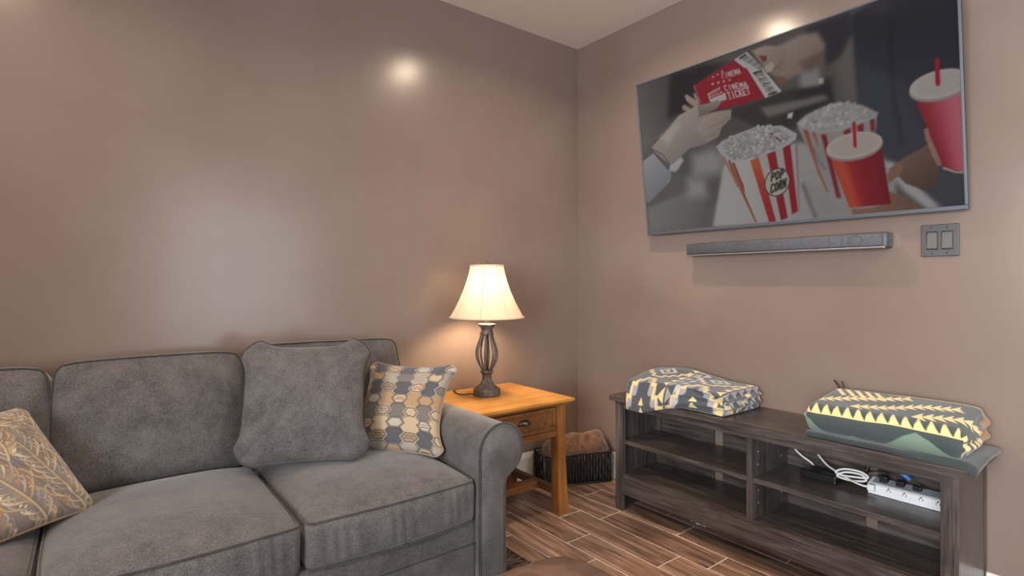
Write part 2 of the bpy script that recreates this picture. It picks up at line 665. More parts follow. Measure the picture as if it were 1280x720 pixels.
# floor: grout bed with single wood-look tiles, 6 x 24 inch, laid parallel to the right wall
floor = struct(box('floor', (ROOM_X - .1, ROOM_Y - .1, -.06), (.1, .1, -.0025), M_GROUT, bevel=0))
TW, TL, GAP = .1525, .6096, .0065
row_joint = {0: -.416, 1: -.683, 2: -.546, 3: -.766, 4: -.950, 5: -.546, -1: -.25}
tile_cache = {}


def tile_mesh(w, l):
    key = (round(w, 3), round(l, 3))
    if key not in tile_cache:
        bm = bmesh.new()
        bm_box(bm, (-w / 2, -l / 2, -.010), (w / 2, l / 2, 0), .0012, 1)
        me = bm_mesh(bm, 'tile')
        me.materials.append(M_TILE)
        tile_cache[key] = me
    return tile_cache[key]


for r in range(-2, 29):
    xr = -.21 - TW * r
    x0, x1 = max(xr - TW, -4.7), min(xr, 0)
    if x1 - x0 < .02:
        continue
    j = row_joint.get(r, -.416 - ((r * 0.2237) % TL))
    while j < 0:
        j += TL
    while j > -4.9:
        y1, y0 = min(j, 0), max(j - TL, -4.9)
        j -= TL
        if y1 - y0 < .02:
            continue
        t = bpy.data.objects.new('tile', tile_mesh(x1 - x0 - GAP, y1 - y0 - GAP))
        COL.objects.link(t)
        t.parent = floor
        t.location = ((x0 + x1) / 2, (y0 + y1) / 2, 0)

# recessed ceiling downlights
M_LENS = mat_emit('frosted_lamp_lens', (255, 226, 190), 12.0)
M_TRIM = mat_plain('white_metal_trim', (225, 222, 216), rough=0.5)
spots = [((-.76, -.97), 'recessed ceiling downlight nearest the corner, between sofa and television'),
         ((-2.95, -.93), 'recessed ceiling downlight above the left half of the sofa'),
         ((-.80, -3.25), 'recessed ceiling downlight beyond the switch end of the television wall'),
         ((-2.95, -3.25), 'recessed ceiling downlight behind the photographer')]
for (x, y), lab in spots:
    e = tag(empty('recessed_light', (x, y, H - .004)), lab, 'ceiling light', 'recessed ceiling downlights')
    lathe('trim_ring', [(.058, H - .001), (.086, H - .001), (.088, H - .006), (.080, H - .012), (.060, H - .009), (.058, H - .001)], (x, y), M_TRIM, e, n=40, caps=False)
    lathe('lens', [(.0, H - .003), (.059, H - .003), (.059, H - .0045), (.0, H - .0045)], (x, y), M_LENS, e, n=32, caps=False)
    d = bpy.data.lights.new('downlight', 'AREA')
    d.shape = 'DISK'
    d.size = 0.10
    d.energy = 14.5
    d.color = (1.0, 0.79, 0.58)
    d.spread = math.radians(150)
    lo = bpy.data.objects.new('downlight', d)
    COL.objects.link(lo)
    lo.parent = e
    lo.location = (0, 0, -.006)

# area rug: dark, low loop pile, only its corner is seen beside the sofa
M_RUG = mat_plain('dark_rug_pile', (38, 33, 31), rough=1.0, c2=(104, 88, 70), scale=60.0, stretch=(.35, 1.6, 1), bump=0.8, bscale=300, ramp=(.5, .62))
rug = box('area_rug', (-3.9, -3.3, .0005), (-1.078, -.60, .011), M_RUG, bevel=.003, origin=(-2.5, -1.8, .0005))
tag(rug, 'dark brown flecked area rug lying under the sofa front', 'rug')

# ================================================================== SOFA
def roundbox_verts(lo, hi, r, n, ne=3):
    """closed grid shell of a box with rounded edges; returns (mesh, normalised coords)"""
    lo, hi = np.array(lo, float), np.array(hi, float)
    c, hl = (lo + hi) / 2, (hi - lo) / 2
    def axis(L, k):
        a = np.concatenate([np.linspace(-L, -L + r, ne + 1)[:-1], np.linspace(-L + r, L - r, k), np.linspace(L - r, L, ne + 1)[1:]])
        return a
    ax = [axis(hl[i], n[i]) for i in range(3)]
    V, F = [], []
    for d in range(3):
        e, f = [i for i in range(3) if i != d]
        A, B = np.meshgrid(ax[e], ax[f], indexing='ij')
        for s in (-1, 1):
            P = np.zeros(A.shape + (3,))
            P[..., d] = s * hl[d]
            P[..., e], P[..., f] = A, B
            base = sum(len(v) for v in V)
            V.append(P.reshape(-1, 3))
            idx = np.arange(A.size).reshape(A.shape) + base
            F += np.stack([idx[:-1, :-1], idx[1:, :-1], idx[1:, 1:], idx[:-1, 1:]], -1).reshape(-1, 4).tolist()
    V = np.vstack(V)
    inner = np.clip(V, -(hl - r), hl - r)
    dv = V - inner
    L = np.linalg.norm(dv, axis=1, keepdims=True)
    V = inner + np.where(L > 1e-9, dv / np.maximum(L, 1e-9) * r, 0)
    return V, F, c, hl


def cushion(name, lo, hi, r, n, deform, parent, mat, seed, welts, noise=.004, M=None):
    """welts: list of (axis, sign) faces whose border carries piping"""
    V, F, c, hl = roundbox_verts(lo, hi, r, n)
    wob, wob2 = Wob(seed, 9), Wob(seed + 50, 28)
    def full(P):
        Q = P + deform(P / hl, hl)
        Q = Q + c
        k = wob(Q)[..., None] * noise + wob2(Q)[..., None] * noise * .3
        Q = Q + k * (P / np.maximum(np.linalg.norm(P / hl, axis=-1, keepdims=True), .3)) / np.linalg.norm(hl)
        if M is not None:
            Mn = np.array(M)
            Q = Q @ Mn[:3, :3].T + Mn[:3, 3]
        return Q
    me = bpy.data.meshes.new(name)
    me.from_pydata(full(V).tolist(), [], F)
    recalc(me)
    o = link(name, me, mat, parent)
    for d, s in welts:
        e, f = [i for i in range(3) if i != d]
        rr = .02
        pts = []
        a, b = hl[e] - r * .29, hl[f] - r * .29
        for cx_, cy_, st in ((a - rr, b - rr, 0), (-(a - rr), b - rr, 90), (-(a - rr), -(b - rr), 180), (a - rr, -(b - rr), 270)):
            for t in np.linspace(st, st + 90, 6):
                pts.append((cx_ + rr * math.cos(math.radians(t)), cy_ + rr * math.sin(math.radians(t))))
        dense = []
        for i in range(len(pts)):
            p, q = np.array(pts[i]), np.array(pts[(i + 1) % len(pts)])
            k = max(1, int(np.linalg.norm(q - p) / .03))
            for t in range(k):
                dense.append(p + (q - p) * t / k)
        dense = np.array(dense)
        P = np.zeros((len(dense), 3))
        P[:, e], P[:, f] = dense[:, 0], dense[:, 1]
        P[:, d] = s * (hl[d] - r * .29)
        tube('piping', full(P), .0052, M_WELT, o, n=7, closed=True)
    return o


sofa = tag(empty('sofa', (-2.35, -.48, 0)), 'grey upholstered three-seat sofa with rolled arm against the left wall', 'sofa')
SEATS = [(-2.038, -1.410), (-2.672, -2.046), (-3.300, -2.680)]


def seat_def(n, hl):
    u, v, w = n[..., 0], n[..., 1], n[..., 2]
    d = np.zeros(n.shape)
    top = np.clip(w, 0, 1)
    d[..., 2] = (.050 * (1 - u ** 4) * (1 - np.clip(v, -1, 1) ** 4) + .006) * top
    d[..., 1] = -.028 * (1 - u ** 2) * np.clip(-v, 0, 1) * (1 - .4 * w ** 2)
    d[..., 1] += .0035 * np.sin(34 * u + 3 * np.sin(9 * u) + 1.2 * w) * np.clip(-v - .6, 0, 1) * 2.5 * (1 - w ** 2)
    d[..., 0] = np.sign(u) * .004 * np.abs(u) * (1 - v ** 2)
    return d


for i, (x0, x1) in enumerate(SEATS):
    cushion('seat_cushion', (x0 + .003, -.900, .302), (x1 - .003, -.20, .452), .024, (64, 18, 8), seat_def, sofa, M_SOFA, 11 + i, [(2, 1), (2, -1)], noise=.004)


def back_def(n, hl):
    u, v, w = n[..., 0], n[..., 1], n[..., 2]
    d = np.zeros(n.shape)
    d[..., 1] = np.where(v < 0, -.055, .01) * np.abs(v) * (1 - u ** 4) * (1 - np.clip(w * 1.0 + .12, -1, 1) ** 4)
    d[..., 2] = .016 * np.clip(w, 0, 1) * (1 - u ** 8) - .012 * np.clip(w, 0, 1) * u ** 16
    d[..., 0] = np.sign(u) * .012 * np.abs(u) * (1 - w ** 2)
    return d


TILT = Matrix.Translation((0, -.20, .46)) @ Matrix.Rotation(math.radians(-13), 4, 'X') @ Matrix.Translation((0, .20, -.46))
for i, (x0, x1, zt) in enumerate([(-2.052, -1.372, .905), (-2.660, -2.066, .890), (-3.290, -2.668, .885)]):
    cushion('back_cushion', (x0, -.265, .465), (x1, -.125, zt + .02), .032, (16, 6, 16), back_def, sofa, M_SOFA, 31 + i, [(1, -1), (1, 1)], noise=.006, M=TILT)

# frame behind and under the cushions
box('back_frame', (-3.44, -.115, .12), (-1.33, -.02, .74), M_SOFA, sofa, bevel=.02, seg=3, smooth=True)
box('front_rail', (-3.30, -.885, .214), (-1.405, -.12, .304), M_SOFA, sofa, bevel=.010, seg=3, smooth=True)
box('base_apron', (-3.30, -.888, .055), (-1.405, -.12, .2135), M_SOFA, sofa, bevel=.010, seg=3, smooth=True)
tube('piping', [(x, -.886, .2135) for x in np.linspace(-3.30, -1.405, 30)], .004, M_WELT, sofa, n=7)


def arm_profile(mirror=False):
    """rolled arm section (x, z); the inner face is on the left"""
    cx_, cz_, R = -1.306, .552, .102
    pts = [(-1.408, .06), (-1.408, .30), (-1.408, .45)]
    for a in np.linspace(180, -62, 30):
        pts.append((cx_ + R * math.cos(math.radians(a)), cz_ + R * math.sin(math.radians(a))))
    pts += [(-1.283, .445), (-1.289, .42), (-1.291, .38), (-1.291, .25), (-1.291, .06)]
    if mirror:
        pts = [(-4.71 - x, z) for x, z in pts]
    return pts


for mir in (False, True):
    pr = arm_profile(mir)
    ys = [-.915, -.912, -.90, -.7, -.5, -.3, -.12, -.06]
    V = np.zeros((len(ys), len(pr), 3))
    w = Wob(3, 7)
    for i, y in enumerate(ys):
        s = 1.0 if y > -.9 else (.985 if y < -.914 else .995)
        for k, (x, z) in enumerate(pr):
            xm = -1.349 if not mir else -4.71 + 1.349
            V[i, k] = (xm + (x - xm) * s, y, .3 + (z - .3) * s)
    V[..., 2] += (w(V) * .003) * (V[..., 1] > -.89)
    arm = link('arm', grid_mesh('arm', V, wrap_v=True, cap_u=True), M_SOFA, sofa)
    # puffed front panel inside the piping
    x_m = np.mean([p[0] for p in pr[3:33]])
    tube('piping', [(x, -.914, z) for x, z in pr], .0055, M_WELT, arm, n=7)
for x in (-1.36, -3.35):
    for y in (-.84, -.12):
        lathe('foot', [(.0, .0115), (.018, .0115), (.026, .03), (.03, .062), (.0, .062)], (x, y), M_IRON, sofa, n=16, caps=False)

# ================================================================== THROW PILLOWS
def pillow(label, bl, br, tl, thick, canvas, mat, group, seed, pull=.07, rc=.14, back=.4, ear=3.0, noise=.006, front_sag=None, welt=M_WELT):
    bl, br, tl = (np.array(p, float) for p in (bl, br, tl))
    X, Yv = br - bl, tl - bl
    w, h = np.linalg.norm(X), np.linalg.norm(Yv)
    X /= w
    Yv /= h
    N = np.cross(X, Yv)
    N /= np.linalg.norm(N)
    Yv = np.cross(N, X)
    ctr = bl + X * w / 2 + Yv * h / 2
    root = tag(empty('throw_pillow', tuple(ctr - Yv * h / 2)), label, 'pillow', group)
    n = 150 if canvas is not None else 70
    g = np.linspace(-1, 1, n)
    U, W = np.meshgrid(g, g, indexing='ij')
    m = np.maximum(np.abs(U), np.abs(W))
    ms = np.maximum(m, 1e-6)
    u1, w1 = U / ms, W / ms
    iu, iw = np.clip(u1, -(1 - rc), 1 - rc), np.clip(w1, -(1 - rc), 1 - rc)
    du, dw = u1 - iu, w1 - iw
    L = np.sqrt(du ** 2 + dw ** 2)
    k = np.where(L > 1e-9, rc / np.maximum(L, 1e-9), 0)
    ru, rw = iu + du * k, iw + dw * k
    # sides drawn in between the corners
    if np.isscalar(pull):
        pull = (pull,) * 4
    pu, pv = np.where(ru > 0, pull[1], pull[3]), np.where(rw > 0, pull[0], pull[2])
    ru2 = ru * (1 - pu * (1 - np.clip(np.abs(rw) / (1 - .8 * rc), 0, 1) ** ear) * np.abs(ru) ** 3)
    rw2 = rw * (1 - pv * (1 - np.clip(np.abs(ru) / (1 - .8 * rc), 0, 1) ** ear) * np.abs(rw) ** 3)
    px, py = ru2 * m, rw2 * m
    bul = np.clip((1 - U ** 2) * (1 - W ** 2), 0, 1) ** .42
    P0 = np.stack([px * w / 2, py * h / 2], -1)
    wob, wob2 = Wob(seed, 14), Wob(seed + 9, 40)
    base = np.stack([P0[..., 0], P0[..., 1], np.zeros_like(bul)], -1)
    wr = wob(base) * noise + wob2(base) * noise * .35
    zf = thick * bul + wr * np.clip(bul * 2, 0, 1)
    if front_sag is not None:
        zf = zf * (1 + front_sag * (-W) * .5)
    zb = -thick * back * bul
    def world(z):
        return ctr + P0[..., 0:1] * X + P0[..., 1:2] * Yv + z[..., None] * N
    for nm, z in (('front_panel', zf), ('back_panel', zb)):
        me = grid_mesh(nm, world(z))
        if canvas is not None:
            set_colors(me, canvas.sample((U + 1) / 2 * canvas.w, (W + 1) / 2 * canvas.h).reshape(-1, 3))
        link(nm, me, mat, root)
    edge = np.concatenate([np.stack([px[:, 0], py[:, 0]], -1), np.stack([px[-1, 1:], py[-1, 1:]], -1), np.stack([px[-2::-1, -1], py[-2::-1, -1]], -1), np.stack([px[0, -2:0:-1], py[0, -2:0:-1]], -1)])
    if canvas is not None:
        edge = edge[::2]
    pts = ctr + edge[:, 0:1] * w / 2 * X + edge[:, 1:2] * h / 2 * Yv
    tube('piping', pts, .0042, welt, root, n=7, closed=True)
    return root


PG = 'throw pillows on the sofa'
CAMV = np.array(CAM)
def toward(p, s):
    return CAMV + (np.array(p) - CAMV) * s


pillow('plain grey chenille throw pillow leaning on the right back cushion', toward((-2.135, -.310, .487), .96), toward((-1.668, -.520, .487), .96), toward((-2.045, -.155, .955), .96),
       .085, None, M_SOFA, PG, 5, pull=(.13, .12, .035, .10), rc=.36, ear=4.5, back=.45, noise=.007, front_sag=.25)

# hexagon print
hc = Canvas(.42, .42, 420, 420, (104, 96, 90))
cream, tan, slate, grey, pale = (172, 153, 124), (156, 127, 94), (76, 77, 82), (106, 102, 101), (168, 160, 150)


def hexa(cx_, cy_, a, b):
    return [(cx_ - a, cy_), (cx_ - a * .5, cy_ - b), (cx_ + a * .5, cy_ - b), (cx_ + a, cy_), (cx_ + a * .5, cy_ + b), (cx_ - a * .5, cy_ + b)]


rs = np.random.RandomState(4)
PX, PY = .140, .056
brown = (118, 106, 96)
bands = [slate, cream, (104, 98, 94), tan, slate, (150, 140, 128)]
lines = [cream, (92, 84, 76), cream, (92, 84, 76), (196, 178, 146), (92, 84, 76)]
for r in range(-1, 11):
    off = PX / 2 if r % 2 else 0
    y0 = r * PY
    zig = []
    for q in range(-2, 8):
        x = q * PX + off
        zig += [(x - .026, y0 + .036), (x + .026, y0 + .036), (x + .042, y0 + .018), (x + PX - .042, y0 + .018)]
    body = zig + [(zig[-1][0], .5), (zig[0][0], .5)]
    b_ = bands[r % 6]
    hc.poly([(x, y - .006) for x, y in body], (70, 68, 70), .003)
    hc.poly([(x, y - .002) for x, y in body], lines[r % 6], .003)
    hc.poly([(x, y + .003) for x, y in body], b_, .003)
for r in range(-1, 11):
    off = PX / 2 if r % 2 else 0
    for q in range(-1, 6):
        cx_, cy_ = q * PX + off, r * PY + .056 + .002 * math.sin(q * 2.1)
        dark_band = sum(bands[r % 6]) < 330
        hc.poly(hexa(cx_, cy_, .0440, .0250), cream if dark_band else (86, 80, 76), .003)
        hc.poly(hexa(cx_, cy_, .0390, .0210), slate if dark_band else brown, .003)
        core = [tan, pale, cream, (190, 158, 122), grey][rs.randint(5)]
        hc.poly(hexa(cx_, cy_, .0320, .0165), core, .004)
        if rs.rand() < .45:
            hc.line([(cx_ - .022, cy_ - .004), (cx_ + .022, cy_ - .004)], .002, slate, .001)
            hc.line([(cx_ - .018, cy_ + .006), (cx_ + .018, cy_ + .006)], .0018, slate, .001)
pillow('hexagon-patterned tan and grey throw pillow leaning on the rolled arm', (-1.700, -.375, .495), (-1.440, -.695, .495), (-1.535, -.255, .835),
       .07, hc, M_PRINT, PG, 8, pull=(.10, .20, .06, .10), rc=.18, back=.35, noise=.004, welt=mat_fabric('tan_edge', (116, 100, 82), (150, 132, 108)))

# marbled leaf print
lc = Canvas(.44, .42, 440, 420, (126, 116, 108))
rs = np.random.RandomState(12)
pal = [(214, 200, 178), (184, 156, 116), (152, 122, 84), (138, 134, 138), (168, 162, 156), (108, 98, 92), (188, 170, 142)]
for k in range(60):
    a = rs.rand(2) * (.44, .42)
    pts = [a + np.array([-.04 * t + .012 * math.sin(t * 5 + k), .10 * t]) for t in np.linspace(0, 1, 6)]
    lc.line(pts, .010, [(132, 124, 120), (116, 104, 94), (146, 128, 102), (108, 105, 108)][k % 4], .014, r2=.003)
stems = [(.03, -.04, .30, .34), (.17, -.06, .34, .40), (.30, -.05, .30, .36), (.43, -.06, .34, .40), (.47, .12, .30, .36), (.10, .16, .26, .30), (.27, .20, .28, .28), (.40, .24, .28, .26)]
for si, (sx, sy, bend, L) in enumerate(stems):
    N_ = 20
    S = [np.array([sx - bend * (t ** 1.6) * .55 + .02 * math.sin(5 * t + si), sy + L * t]) for t in np.linspace(0, 1, N_)]
    for i in range(1, N_):
        p = S[i]
        tdir = S[i] - S[i - 1]
        tdir /= np.linalg.norm(tdir)
        nrm = np.array([-tdir[1], tdir[0]])
        for s in (-1, 1):
            ln = (.066 * math.sin(PI * (.12 + .8 * i / N_)) + .010) * (.65 + .5 * rs.rand())
            for q in range(3):
                c = pal[rs.randint(len(pal))]
                l2 = ln * (1 - .22 * q)
                leaf = [p, p + s * nrm * l2 * .40 + tdir * l2 * .20, p + s * nrm * l2 * .80 + tdir * l2 * .62, p + s * nrm * l2 * .78 + tdir * l2 * 1.0, p + s * nrm * l2 * .58 + tdir * l2 * 1.06]
                leaf = spline(leaf, 4)
                if q == 0:
                    lc.line(leaf, .0020, (100, 88, 80), .003, r2=.0052)
                lc.line(leaf, .0011, c, .0025, r2=.0036 - .0008 * q)
    lc.line(S, .0036, (188, 168, 134), .003, r2=.0012)
    lc.line([p + np.array([.005, 0]) for p in S], .0014, (104, 84, 60), .002, r2=.001)
pillow('gold and grey leaf-patterned throw pillow at the left picture edge', (-2.905, -.735, .497), (-2.548, -.452, .497), (-3.03, -.465, .785),
       .085, lc, M_PRINT, PG, 21, pull=.04, rc=.13, back=.4, noise=.004, welt=mat_fabric('gold_edge', (120, 100, 74), (160, 136, 100)))

# ================================================================== END TABLE
T0, T1 = (-1.165, -.562), (-.570, -.012)       # x, y extents of the top
tab = tag(empty('end_table', ((T0[0] + T1[0]) / 2, (T0[1] + T1[1]) / 2, 0)), 'golden oak end table with one drawer in the corner beside the sofa arm', 'table')
bm = bmesh.new()
bm_box(bm, (T0[0], T0[1], .574), (T1[0], T1[1], .600), 0)
es = [e for e in bm.edges if all(abs(v.co.z - .574) < 1e-5 for v in e.verts)]
bmesh.ops.bevel(bm, geom=es, offset=.014, segments=1, affect='EDGES')
es = [e for e in bm.edges if all(abs(v.co.z - .600) < 1e-5 for v in e.verts)]
bmesh.ops.bevel(bm, geom=es, offset=.003, segments=2, affect='EDGES')
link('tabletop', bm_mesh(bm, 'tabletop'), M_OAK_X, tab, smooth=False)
lx0, lx1 = T0[0] + .035, T1[0] - .035
ly0, ly1 = T0[1] + .035, T1[1] - .035


def table_leg(x, y, sx, sy):
    """square leg, slightly flared to the foot; x, y is the outer corner, sx, sy point outwards"""
    a, b, fl = .056, .064, .016
    V = []
    for z, s, f in ((.0, b, fl), (.012, b + .001, fl), (.30, a, .002), (.45, a, 0), (.574, a, 0)):
        V.append([(x + sx * f, y + sy * f * .4, z), (x + sx * f - sx * s, y + sy * f * .4, z), (x + sx * f - sx * s, y + sy * f * .4 - sy * s, z), (x + sx * f, y + sy * f * .4 - sy * s, z)])
    me = recalc(grid_mesh('leg', np.array(V, float), wrap_v=True, cap_u=True))
    bm = bmesh.new()
    bm.from_mesh(me)
    es = [e for e in bm.edges if abs(e.verts[0].co.z - e.verts[1].co.z) > .05]
    bmesh.ops.bevel(bm, geom=es, offset=.003, segments=2, affect='EDGES')
    bm.to_mesh(me)
    bm.free()
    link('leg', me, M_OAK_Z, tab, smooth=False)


for x, sx in ((lx0, -1), (lx1, 1)):
    for y, sy in ((ly0, -1), (ly1, 1)):
        table_leg(x, y, sx, sy)
# apron panels, rail below the drawer, drawer with recessed front
fy = ly0 + .008
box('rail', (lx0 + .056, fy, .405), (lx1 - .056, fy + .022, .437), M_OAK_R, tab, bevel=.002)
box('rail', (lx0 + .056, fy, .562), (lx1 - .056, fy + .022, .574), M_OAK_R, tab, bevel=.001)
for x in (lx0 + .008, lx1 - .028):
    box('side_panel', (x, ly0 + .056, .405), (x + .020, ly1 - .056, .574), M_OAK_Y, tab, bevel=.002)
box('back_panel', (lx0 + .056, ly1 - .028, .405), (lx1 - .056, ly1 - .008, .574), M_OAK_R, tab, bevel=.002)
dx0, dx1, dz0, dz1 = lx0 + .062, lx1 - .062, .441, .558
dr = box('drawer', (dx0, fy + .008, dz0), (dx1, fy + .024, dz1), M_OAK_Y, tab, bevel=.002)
fr = .018
for nm, a, b in (('drawer_frame', (dx0, fy - .004, dz0), (dx1, fy + .008, dz0 + fr)), ('drawer_frame', (dx0, fy - .004, dz1 - fr), (dx1, fy + .008, dz1)),
                 ('drawer_frame', (dx0, fy - .004, dz0 + fr), (dx0 + fr, fy + .008, dz1 - fr)), ('drawer_frame', (dx1 - fr, fy - .004, dz0 + fr), (dx1, fy + .008, dz1 - fr))):
    box(nm, a, b, M_OAK_Y, dr, bevel=.002)
# cup pull
M_PULL = mat_plain('antique_nickel', (110, 106, 100), rough=0.35, metal=0.9)
pxc, pzc = -.868, .505
V = np.zeros((14, 9, 3))
for i, t in enumerate(np.linspace(0, PI, 14)):
    for k, s in enumerate(np.linspace(0, PI / 2, 9)):
        V[i, k] = (pxc + .040 * math.cos(t) * math.cos(s) ** .6, fy + .004 - .026 * math.sin(s) * math.sin(t) ** .7, pzc - .012 + .030 * math.sin(t) * math.cos(s * .85))
pull = link('cup_pull', grid_mesh('cup_pull', V), M_PULL, dr)
sm = pull.modifiers.new('thick', 'SOLIDIFY')
sm.thickness = .003
# H stretcher low between the legs
for x in (lx0 - .004, lx1 - .030):
    box('stretcher', (x, ly0 + .05, .085), (x + .034, ly1 - .05, .122), M_OAK_Y, tab, bevel=.003)
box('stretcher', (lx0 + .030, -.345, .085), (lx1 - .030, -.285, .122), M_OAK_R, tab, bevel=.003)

# ================================================================== TABLE LAMP
LX, LY, LZ = -.890, -.225, .600
lamp = tag(empty('table_lamp', (LX, LY, LZ)), 'lit table lamp with cream bell shade and open cage base on the oak table', 'lamp')
lathe('plinth', [(.0, .6005), (.069, .6005), (.071, .603), (.071, .6035), (.071, .633), (.071, .6335), (.067, .6385), (.066, .639), (.0, .6395)], (LX, LY), M_IRON, lamp, n=48, caps=False)
lathe('foot', [(.0, .6385), (.058, .6385), (.055, .643), (.046, .650), (.037, .659), (.030, .670), (.026, .682), (.0245, .696), (.0255, .706), (.029, .713), (.034, .719), (.035, .7195), (.035, .727), (.031, .731), (.0, .732)], (LX, LY), M_IRON, lamp, n=96, flute=(.16, 20, .640, .690), caps=False)
bars = []
for k in range(8):
    a = 2 * PI * k / 8
    pr = [(.020, .716), (.026, .735), (.045, .77), (.056, .805), (.055, .84), (.043, .88), (.031, .915), (.026, .94)]
    pts = spline([(LX + r * math.cos(a), LY + r * math.sin(a), z) for r, z in pr], 5)
    tube('cage_bar', pts, .0050, M_IRON, lamp, n=7)
tube('center_rod', [(LX, LY, .70), (LX, LY, .8), (LX, LY, 1.02)], .006, M_IRON, lamp, n=10)
lathe('collar', [(.0, .920), (.034, .920), (.036, .928), (.031, .937), (.030, .946), (.034, .957), (.045, .967), (.047, .973), (.044, .977), (.0, .979)], (LX, LY), M_IRON, lamp, n=36, caps=False)
sock = lathe('socket', [(.0, .978), (.010, .978), (.010, 1.02), (.017, 1.025), (.018, 1.075), (.0, 1.076)], (LX, LY), M_PULL, lamp, n=20, caps=False)
# bell shade: six stitched gores
SB, ST = 1.012, 1.284
m_sh, nt, p = new_mat('cream_shade_fabric')
nt.nodes.remove(p)
dif = nt.nodes.new('ShaderNodeBsdfDiffuse')
dif.inputs[0].default_value = lin((226, 208, 182))
trn = nt.nodes.new('ShaderNodeBsdfTranslucent')
trn.inputs[0].default_value = lin((244, 230, 214))
mx = nt.nodes.new('ShaderNodeMixShader')
mx.inputs[0].default_value = 0.26
nt.links.new(dif.outputs[0], mx.inputs[1])
nt.links.new(trn.outputs[0], mx.inputs[2])
nt.links.new(mx.outputs[0], nt.nodes['Material Output'].inputs[0])
M_SHADE = m_sh
nz, na = 26, 72
def shade_r(t):
    return .088 + (.196 - .088) * (.58 * (1 - t) ** 1.9 + .42 * (1 - t))
V = np.zeros((nz, na, 3))
for i in range(nz):
    t = i / (nz - 1)
    for k in range(na):
        a = 2 * PI * k / na + .3
        g = abs(math.sin(a * 4)) ** .5
        r = shade_r(t) * (.985 + .015 * g)
        V[i, k] = (LX + r * math.cos(a), LY + r * math.sin(a), SB + (ST - SB) * t)
shade = link('lamp_shade', grid_mesh('lamp_shade', V, wrap_v=True), M_SHADE, lamp)
M_BIND = mat_plain('cream_binding', (214, 194, 166), rough=0.9)
for t, rr in ((0, .0045), (1, .0045)):
    tube('binding', [(LX + shade_r(t) * math.cos(a), LY + shade_r(t) * math.sin(a), SB + (ST - SB) * t) for a in np.linspace(0, 2 * PI, 60, endpoint=False)], rr, M_BIND, shade, n=7, closed=True)
for k in range(8):
    a = 2 * PI * k / 8 + .0
    tube('seam', [(LX + (shade_r(t) * .986 + .0005) * math.cos(a), LY + (shade_r(t) * .986 + .0005) * math.sin(a), SB + (ST - SB) * t) for t in np.linspace(0.02, .98, 20)], .0024, M_BIND, shade, n=5)
# harp, spider, finial and bulb
M_BULB = mat_emit('glowing_bulb', (255, 220, 165), 25.0)
bulb = lathe('bulb', [(.0, 1.076), (.013, 1.078), (.015, 1.095), (.028, 1.125), (.032, 1.150), (.026, 1.175), (.010, 1.188), (.0, 1.19)], (LX, LY), M_BULB, lamp, n=24, caps=False)
harp = [(LX, LY + .016, 1.03), (LX, LY + .052, 1.10), (LX, LY + .055, 1.19), (LX, LY + .02, 1.27), (LX, LY, 1.282), (LX, LY - .02, 1.27), (LX, LY - .055, 1.19), (LX, LY - .052, 1.10), (LX, LY - .016, 1.03)]
tube('harp', spline(harp, 6), .0018, M_PULL, lamp, n=6)
for a in (0.5, 0.5 + 2 * PI / 3, 0.5 + 4 * PI / 3):
    tube('spider_arm', [(LX, LY, 1.282), (LX + .087 * math.cos(a), LY + .087 * math.sin(a), 1.284)], .0016, M_PULL, lamp, n=6)
lathe('finial', [(.0, 1.282), (.008, 1.283), (.005, 1.290), (.009, 1.298), (.006, 1.306), (.0, 1.309)], (LX, LY), M_IRON, lamp, n=16, caps=False)
ld = bpy.data.lights.new('lamp_bulb_light', 'POINT')
ld.energy = 7.5
ld.color = (1.0, 0.80, 0.58)
ld.shadow_soft_size = 0.035
lo = bpy.data.objects.new('lamp_bulb_light', ld)
COL.objects.link(lo)
lo.parent = lamp
lo.location = (0, 0, 1.165 - LZ)
sd = bpy.data.lights.new('lamp_bulb_down', 'SPOT')
sd.energy = 34
sd.color = (1.0, 0.70, 0.42)
sd.spot_size = math.radians(140)
sd.spot_blend = 0.5
sd.shadow_soft_size = 0.035
so = bpy.data.objects.new('lamp_bulb_down', sd)
COL.objects.link(so)
so.parent = lamp
so.location = (0, 0, 1.06 - LZ)
tube('power_cord', spline([(LX - .060, LY + .015, .606), (LX - .085, LY + .03, .612), (LX - .10, LY + .045, .608), (LX - .115, LY + .09, .6035), (LX - .10, LY + .17, .6035), (LX - .08, LY + .19, .6035)], 6), .003, M_CORD, lamp, n=6)

# ================================================================== TV STAND
SY0, SY1 = -.635, -2.092           # left and right ends of the body
SXF, SXB = -.345, -.012            # front and back
stand = tag(empty('tv_stand', ((SXF + SXB) / 2, (SY0 + SY1) / 2, 0)), 'low dark wood television stand with open shelves below the television', 'tv stand')
box('top', (-.370, -2.118, .572), (-.004, -.612, .600), M_ESP_Y, stand, bevel=.002)
for y0, y1 in ((SY0, SY0 - .050), (SY1 + .050, SY1)):
    box('front_leg', (SXF, y0, 0), (SXF + .024, y1, .572), M_ESP_Z, stand, bevel=.0015)
for y0, y1 in ((SY0 - .003, SY0 - .021), (SY1 + .021, SY1 + .003)):
    box('side_panel', (SXF + .024, y0, .0), (SXB - .012, y1, .572), M_ESP_Z, stand, bevel=.001)
box('back_leg', (SXB - .012, SY0, 0), (SXB + .006, SY0 - .05, .572), M_ESP_Z, stand, bevel=.001)
box('back_leg', (SXB - .012, SY1 + .05, 0), (SXB + .006, SY1, .572), M_ESP_Z, stand, bevel=.001)
box('apron', (SXF + .006, SY0 - .050, .534), (SXF + .024, SY1 + .050, .572), M_ESP_Y, stand, bevel=.001)
box('divider', (SXF + .012, -1.362, .186), (SXB - .010, -1.388, .534), M_ESP_Z, stand, bevel=.001)
box('bottom_shelf', (SXF + .010, SY0 - .021, .164), (SXB - .006, SY1 + .021, .186), M_ESP_Y, stand, bevel=.001)
box('front_rail', (SXF + .004, SY0 - .050, .086), (SXF + .022, SY1 + .050, .164), M_ESP_Y, stand, bevel=.001)
